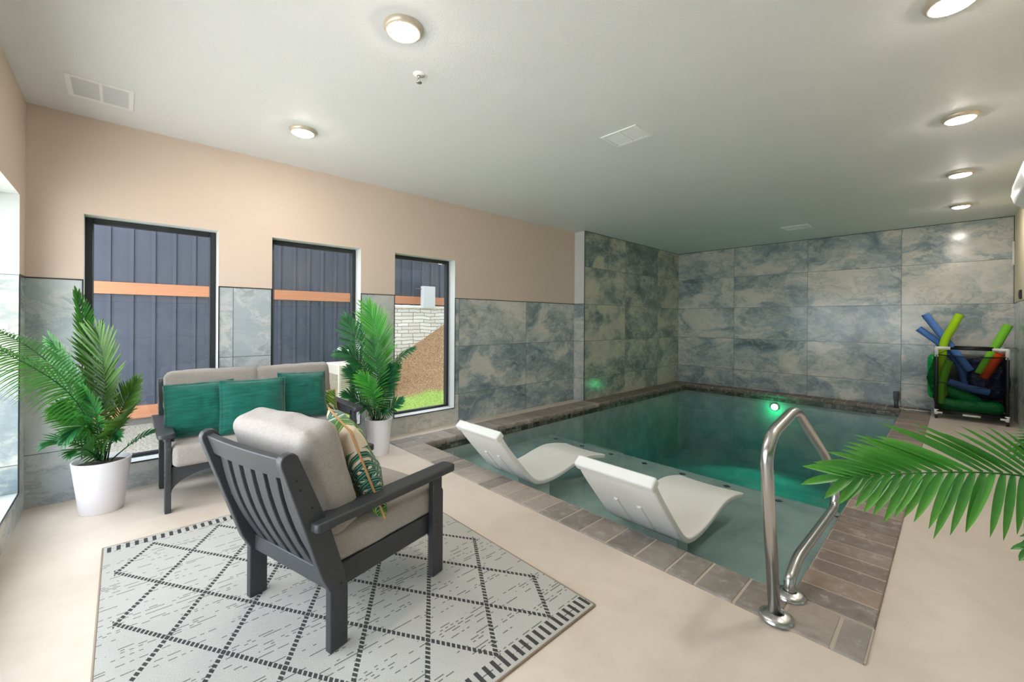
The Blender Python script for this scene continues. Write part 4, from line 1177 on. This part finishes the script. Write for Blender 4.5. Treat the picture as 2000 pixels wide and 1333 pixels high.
for sx in (-1, 1):
    for sy in (-1, 1):
        bm = bmesh.new(); tube(bm, [(sx * hx, sy * hy, zb + 0.03), (sx * hx, sy * hy, zt - 0.07)], 0.017, 12); link('leg', bm, M['black'], parent=t)
        bm = bmesh.new(); tube(bm, smoothpath([(sx * hx, sy * hy, zt - 0.12), (sx * hx, sy * hy, zt), (sx * (hx - 0.13), sy * hy, zt)], 0.02, 4), 0.021, 14)
        tube(bm, [(sx * hx, sy * hy, zt), (sx * hx, sy * (hy - 0.06), zt)], 0.020, 12); link('corner_elbow', bm, M['pvc'], parent=t)
        bm = bmesh.new(); tube(bm, [(sx * hx, sy * hy, 0.055), (sx * hx, sy * hy, 0.125)], [0.018, 0.023], 12); tube(bm, [(sx * hx, sy * hy, 0.085), (sx * (hx - 0.06), sy * hy, 0.085)], 0.018, 12)
        tube(bm, [(sx * hx, sy * hy, 0.085), (sx * hx, sy * (hy - 0.06), 0.085)], 0.018, 12)
        link('foot_elbow', bm, M['pvc'], parent=t)
        bm = bmesh.new(); tube(bm, [(sx * hx - 0.012, sy * hy, 0.026), (sx * hx + 0.012, sy * hy, 0.026)], 0.026, 18); box(bm, sx * hx - 0.015, sx * hx + 0.015, sy * hy - 0.015, sy * hy + 0.015, 0.03, 0.06)
        link('caster', bm, M['black'], parent=t)
bm = bmesh.new()
for sy in (-1, 1):
    tube(bm, [(-hx + .1, sy * hy, zt), (hx - .1, sy * hy, zt)], 0.017, 12); 
for sx in (-1, 1): tube(bm, [(sx * hx, -hy + .04, zt), (sx * hx, hy - .04, zt)], 0.017, 12)
link('top_rails', bm, M['black'], parent=t)
bm = bmesh.new()
for sy in (-1, 1): tube(bm, [(-hx + .05, sy * hy, 0.085), (hx - .05, sy * hy, 0.085)], 0.015, 12)
for sx in (-1, 1): tube(bm, [(sx * hx, -hy + .05, 0.085), (sx * hx, hy - .05, 0.085)], 0.015, 12)
link('bottom_rails', bm, M['black'], parent=t)
bm = bmesh.new(); tube(bm, [(-0.07, -hy, 0.085), (0.09, -hy, 0.085)], 0.0175, 12); link('bare_tube', bm, M['pvc'], parent=t)
bm = bmesh.new(); tube(bm, [(-hx + 0.16, -hy - 0.002, zt + 0.022), (hx - 0.12, -hy - 0.002, zt + 0.022)], 0.013, 10); link('handle', bm, M['black'], parent=t)
# mesh bag: front, back, floor and side panels that bulge outwards
bm = bmesh.new(); b0 = 0.105; b1 = zt - 0.09
def sheet(fn, nu, nv):
    g = [[bm.verts.new(fn(i / nu, j / nv)) for j in range(nv + 1)] for i in range(nu + 1)]
    for i in range(nu):
        for j in range(nv): bm.faces.new((g[i][j], g[i + 1][j], g[i + 1][j + 1], g[i][j + 1]))
sheet(lambda u, v: (-hx + 2 * hx * u, -hy - 0.006 - 0.01 * math.sin(u * 3.14) * math.sin(v * 3.14), b0 + (b1 - b0) * v), 12, 12)
sheet(lambda u, v: (-hx + 2 * hx * u, hy, b0 + (b1 - b0) * v), 6, 6)
sheet(lambda u, v: (-hx + 2 * hx * u, -hy + 2 * hy * v, b0), 4, 4)
sheet(lambda u, v: (-hx - 0.105 * (1 - abs(2 * v - 1)) * (1 - (2 * u - 1) ** 4) , -hy + 2 * hy * u, 0.12 + (zt - 0.14) * v), 10, 12)
sheet(lambda u, v: (hx + 0.035 * (1 - abs(2 * v - 1)) * (1 - (2 * u - 1) ** 4), -hy + 2 * hy * u, 0.12 + (zt - 0.14) * v), 10, 12)
link('mesh_bag', bm, M['mesh'], parent=t, smooth=True)
bm = bmesh.new()
tube(bm, [(-hx, -hy - 0.012, 0.50), (0, -hy - 0.024, 0.455), (hx, -hy - 0.012, 0.46)], 0.005, 8)
tube(bm, [(-hx, -hy - 0.01, b1), (0, -hy - 0.012, b1 - 0.025), (hx, -hy - 0.01, b1 + 0.0)], 0.006, 8)
tube(bm, [(-hx, -hy - 0.01, b1), (-hx + 0.08, -hy, b1 + 0.05), (-hx + 0.16, -hy, zt)], 0.004, 6)
tube(bm, [(hx, -hy - 0.01, b1), (hx - 0.06, -hy, b1 + 0.03), (hx - 0.14, -hy, zt)], 0.004, 6)
tube(bm, [(-hx, -hy - 0.012, b0), (hx, -hy - 0.012, b0)], 0.010, 8)
for s in (-1, 1): tube(bm, [(s * hx, -hy - 0.012, b0), (s * hx, -hy - 0.012, b1)], 0.010, 8)
link('bag_piping', bm, M['black'], parent=t)

def foam(name, hexc):
    return simple(name, hexc, 0.7, bump=(120, 0.2, 0.003), spec=0.2)
foams = {'blue': foam('blue_foam', '#5b86cf'), 'lime': foam('lime_foam', '#a9d823'), 'lime2': foam('light_green_foam', '#7fcc3a'), 'orange': foam('orange_foam', '#e0541c')}
def noodle(pts, r, mat, label):
    bm = bmesh.new(); P = catmull(pts, 6); tube(bm, P, r, 20, cap=False)
    P2 = list(reversed(P)); tube(bm, P2, r * 0.34, 12, cap=False)
    # annular ends
    for e_, d_ in ((P[0], (P[0] - P[1]).normalized()), (P[-1], (P[-1] - P[-2]).normalized())):
        x_ = d_.orthogonal().normalized(); y_ = d_.cross(x_)
        a_ = [bm.verts.new(e_ + (x_ * math.cos(k * math.pi / 10) + y_ * math.sin(k * math.pi / 10)) * r) for k in range(20)]
        b_ = [bm.verts.new(e_ + (x_ * math.cos(k * math.pi / 10) + y_ * math.sin(k * math.pi / 10)) * r * 0.34) for k in range(20)]
        for k in range(20): bm.faces.new((a_[k], a_[(k + 1) % 20], b_[(k + 1) % 20], b_[k]))
    bmesh.ops.recalc_face_normals(bm, faces=bm.faces)
    o = link('pool_noodle', bm, mat, smooth=True, autos=50)
    return tag(o, label, 'pool noodle', 'foam noodles in the toy cart')
noodle([(-0.29, 8.42, 1.433), (-0.06, 8.42, 1.03), (0.15, 8.42, 0.66)], 0.045, foams['blue'], 'blue foam noodle leaning highest to the left out of the cart')
noodle([(-0.36, 8.50, 1.225), (-0.13, 8.50, 1.00), (0.06, 8.50, 0.70), (0.12, 8.50, 0.42)], 0.043, foams['blue'], 'blue foam noodle leaning lowest to the left out of the cart')
noodle([(-0.05, 8.30, 0.50), (0.12, 8.29, 0.44), (0.32, 8.30, 0.40)], 0.045, foams['blue'], 'short blue foam noodle lying flat inside the mesh bag')
noodle([(0.052, 8.34, 1.43), (-0.02, 8.338, 1.245), (-0.09, 8.335, 1.06), (-0.115, 8.33, 0.80), (-0.105, 8.32, 0.30)], 0.045, foams['lime'], 'tall lime green foam noodle standing at the left of the cart')
noodle([(-0.045, 8.235, 0.79), (-0.10, 8.235, 0.55), (-0.12, 8.235, 0.42), (-0.125, 8.235, 0.20)], 0.043, foams['lime2'], 'short light green foam noodle wholly inside the cart bag')
noodle([(0.485, 8.45, 1.285), (0.36, 8.42, 0.96), (0.23, 8.38, 0.63)], 0.045, foams['lime2'], 'light green foam noodle leaning to the right wall')
noodle([(0.415, 8.33, 0.92), (0.35, 8.32, 0.76), (0.27, 8.31, 0.58)], 0.043, foams['orange'], 'orange foam noodle inside the right of the cart')
vinyl = simple('green_vinyl', '#0ea04a', 0.25, bump=(18, 0.8, 0.03)); navy = simple('navy_vinyl', '#1c2a4c', 0.3, bump=(12, 1.0, 0.03))
o = link('pool_float', softbox_bm(0.58, 0.30, 0.15, 0.07, 0.01, 2, 18, 0.012), vinyl, smooth=True); o.location = (0.15, 8.38, 0.19); tag(o, 'shiny green rolled pool float on the bottom of the cart', 'pool float', 'folded pool floats')
o = link('pool_float', softbox_bm(0.40, 0.10, 0.13, 0.045, 0.01, 4, 16, 0.012), vinyl, smooth=True); o.location = (0.07, 8.36, 0.325); o.rotation_euler = (0, 0.5, 0); tag(o, 'green folded pool float slanting above the rolled one', 'pool float', 'folded pool floats')
o = link('pool_float', softbox_bm(0.10, 0.16, 0.60, 0.045, 0.01, 5, 16, 0.010), vinyl, smooth=True); o.location = (-0.205, 8.40, 0.56); tag(o, 'green pool float bulging out of the left side of the cart', 'pool float', 'folded pool floats')
o = link('pool_float', softbox_bm(0.34, 0.14, 0.52, 0.06, 0.03, 6, 18, 0.02), navy, smooth=True); o.location = (0.30, 8.495, 0.56); tag(o, 'dark navy folded pool float at the right of the cart', 'pool float', 'folded pool floats')

# ------------------------------------------------------------------ outside
def mat_band():
    t = NT('orange_stained_board'); s = t.sep(t.pos())
    g_ = t.noise(t.comb(s[0], t.math('MULTIPLY', s[1], 1.5), t.math('MULTIPLY', s[2], 40)), 1.0, 5, 0.6)
    return t.done(t.bsdf(t.mix(g_, lin('#a96a48'), lin('#c78e6c')), 0.6))
M['band'] = mat_band()
def mat_stone():
    t = NT('white_ledgestone'); s = t.sep(t.pos())
    v = t.comb(s[1], s[2], 0)
    wz_ = t.vmath('ADD', v, t.vmath('SCALE', t.noise(v, 3.5, 3, 0.5, 0, 'Color'), scale=0.07))
    br = t.n('ShaderNodeTexBrick'); t.set(br.inputs['Vector'], wz_)
    br.inputs['Color1'].default_value = lin('#f2efe9'); br.inputs['Color2'].default_value = lin('#dcd7cd'); br.inputs['Mortar'].default_value = lin('#77726b')
    br.inputs['Scale'].default_value = 1.0; br.inputs['Mortar Size'].default_value = 0.006; br.inputs['Brick Width'].default_value = 0.27; br.inputs['Row Height'].default_value = 0.075
    br.offset = 0.37; br.squash = 1.6; br.squash_frequency = 3
    return t.done(t.bsdf(br.outputs['Color'], 0.8, normal=t.bump(br.outputs['Fac'], -0.8, 0.03)))
def mat_ground():
    t = NT('lawn_and_straw_mulch'); p = t.pos(); s = t.sep(p)
    n1 = t.noise(p, 9, 6, 0.7); n2 = t.noise(p, 45, 4, 0.7); nb = t.noise(p, 1.2, 3)
    grass = t.ramp(n2, [(0.35, lin('#6d8a3c')), (0.55, lin('#9cb85c')), (0.7, lin('#c3cc86'))])
    mulch = t.ramp(n2, [(0.32, lin('#5e4632')), (0.5, lin('#9a7b5c')), (0.68, lin('#c7ab86'))])
    gravel = t.ramp(n2, [(0.35, lin('#6f6f66')), (0.5, lin('#9a978b')), (0.68, lin('#c0bbab'))])
    k = t.math('ADD', t.math('MULTIPLY', s[2], 4.0), t.math('MULTIPLY', t.math('SUBTRACT', nb, 0.5), 1.2))
    m1 = t.math('MULTIPLY', t.math('ADD', k, 0.25), 3.0, clamp=True)
    col = t.mix(m1, grass, mulch)
    m2 = t.math('MULTIPLY', t.math('SUBTRACT', 1.45, t.math('ADD', s[1], t.math('MULTIPLY', n1, 0.4))), 3.0, clamp=True)
    col = t.mix(m2, col, gravel)
    return t.done(t.bsdf(col, 0.95, normal=t.bump(n2, 0.9, 0.03), spec=0.1))
XB = -8.0
bm = bmesh.new()
def gz(x, y):
    sl = max(0.0, min(1.0, (-(x) - 5.6) / 2.4)); rise = max(0.0, y - 2.95)
    return -0.22 + sl ** 1.1 * min(2.6, rise * 0.62)
nx, ny = 24, 60; g = []
for i in range(nx + 1):
    row = []
    for j in range(ny + 1):
        x = -9.5 + (9.5 - 4.53) * i / nx if True else 0; y = -6 + 19 * j / ny
        row.append(bm.verts.new((x, y, gz(x, y) + 0.03 * mnoise.noise(Vector((x * 3, y * 3, 0))))))
    g.append(row)
for i in range(nx):
    for j in range(ny): f = bm.faces.new((g[i][j], g[i + 1][j], g[i + 1][j + 1], g[i][j + 1])); f.smooth = True
tag(link('ground', bm, mat_ground(), kind='structure'), 'lawn, straw slope and gravel outside the windows', 'ground')
bm = bmesh.new(); quad(bm, (-9.5, -14, -0.23), (6, -14, -0.23), (6, YN - 0.24, -0.23), (-9.5, YN - 0.24, -0.23))
link('ground', bm, simple('pale_paving', '#b9b6ae', 0.9, var=0.1), kind='structure')

t = thing('neighbouring_house', 'slate-blue board-and-batten house with orange boards outside the windows', 'house', (XB, 3.5, 0))
bm = bmesh.new(); Y0_, Y1_ = -3.2, 9.0
box(bm, -0.15, 0, Y0_ - 3.5, 3.35 - 3.5, -0.02, 4.2); box(bm, -0.15, 0, 3.35 - 3.5, Y1_ - 3.5, 1.62, 4.2)
y = Y0_
while y < Y1_:
    zb_ = -0.02 if y < 3.3 else 1.62
    box(bm, 0, 0.02, y - 3.5 - 0.022, y - 3.5 + 0.022, zb_, 4.2); y += 0.2355
link('siding', bm, M['siding'], parent=t)
bm = bmesh.new(); box(bm, 0.0, 0.035, Y0_ - 3.5, Y1_ - 3.5, 1.645, 1.81); link('upper_board', bm, M['band'], parent=t)
bm = bmesh.new(); box(bm, 0.0, 0.035, Y0_ - 3.5, 3.35 - 3.5, -0.12, 0.055); link('lower_board', bm, M['band'], parent=t)
bm = bmesh.new(); box(bm, -0.15, 0.05, 3.35 - 3.5, Y1_ - 3.5, -0.6, 1.56); link('stone_veneer', bm, mat_stone(), parent=t)
bm = bmesh.new(); box(bm, -0.15, 0.07, 3.33 - 3.5, Y1_ - 3.5, 1.56, 1.60); link('stone_cap', bm, simple('pale_cap_stone', '#e3e0da', 0.7), parent=t)
bm = bmesh.new(); box(bm, -0.15, -0.02, Y0_ - 3.5, 3.35 - 3.5, -0.35, -0.02); link('foundation', bm, simple('grey_foundation', '#77766f', 0.9), parent=t)

t = thing('meter_box', 'grey electrical box on the house wall seen through the third window', 'electrical box', (XB + 0.035, 4.88, 1.78))
bm = bmesh.new(); box(bm, 0, 0.12, -0.14, 0.16, -0.22, 0.26); bevel(link('cabinet', bm, simple('pale_grey_steel', '#c3c8cb', 0.5), parent=t), 0.008)
bm = bmesh.new(); tube(bm, smoothpath([(0.03, -0.14, 0.20), (0.03, -0.30, 0.20)], 0.01), 0.012, 8); link('conduit', bm, M['grey_plastic'], parent=t)
t = thing('condenser_unit', 'beige outdoor condenser unit seen through the second window', 'air conditioner', (-7.1, 2.95, -0.21))
bm = bmesh.new(); box(bm, -0.3, 0.3, -0.40, 0.40, 0.05, 0.78); bevel(link('casing', bm, simple('beige_steel', '#c9c3b8', 0.5), parent=t), 0.02, 3)
bm = bmesh.new()
for k in range(16): box(bm, 0.298, 0.306, -0.36, 0.36, 0.12 + k * 0.032, 0.135 + k * 0.032)
for k in range(14): box(bm, -0.26 + k * 0.04, -0.245 + k * 0.04, -0.408, -0.398, 0.12, 0.62)
link('louvers', bm, simple('taupe_louver', '#a39a8c', 0.6), parent=t)
bm = bmesh.new(); box(bm, 0.298, 0.309, -0.30, -0.12, 0.66, 0.685); link('badge', bm, M['white_plastic'], parent=t)
bm = bmesh.new(); box(bm, -0.36, 0.36, -0.46, 0.46, -0.03, 0.05); link('pad', bm, simple('concrete_pad', '#9c9a94', 0.9), parent=t)
t = thing('refrigerant_valve', 'white round pipe caps on the house wall beside the condenser', 'pipe cap', (XB + 0.0, 3.12, 0.72))
for yy in (-0.09, 0.09):
    bm = bmesh.new(); tube(bm, [(0.0, yy, 0), (0.06, yy, 0)], 0.065, 18); link('cap', bm, M['white_plastic'], parent=t)
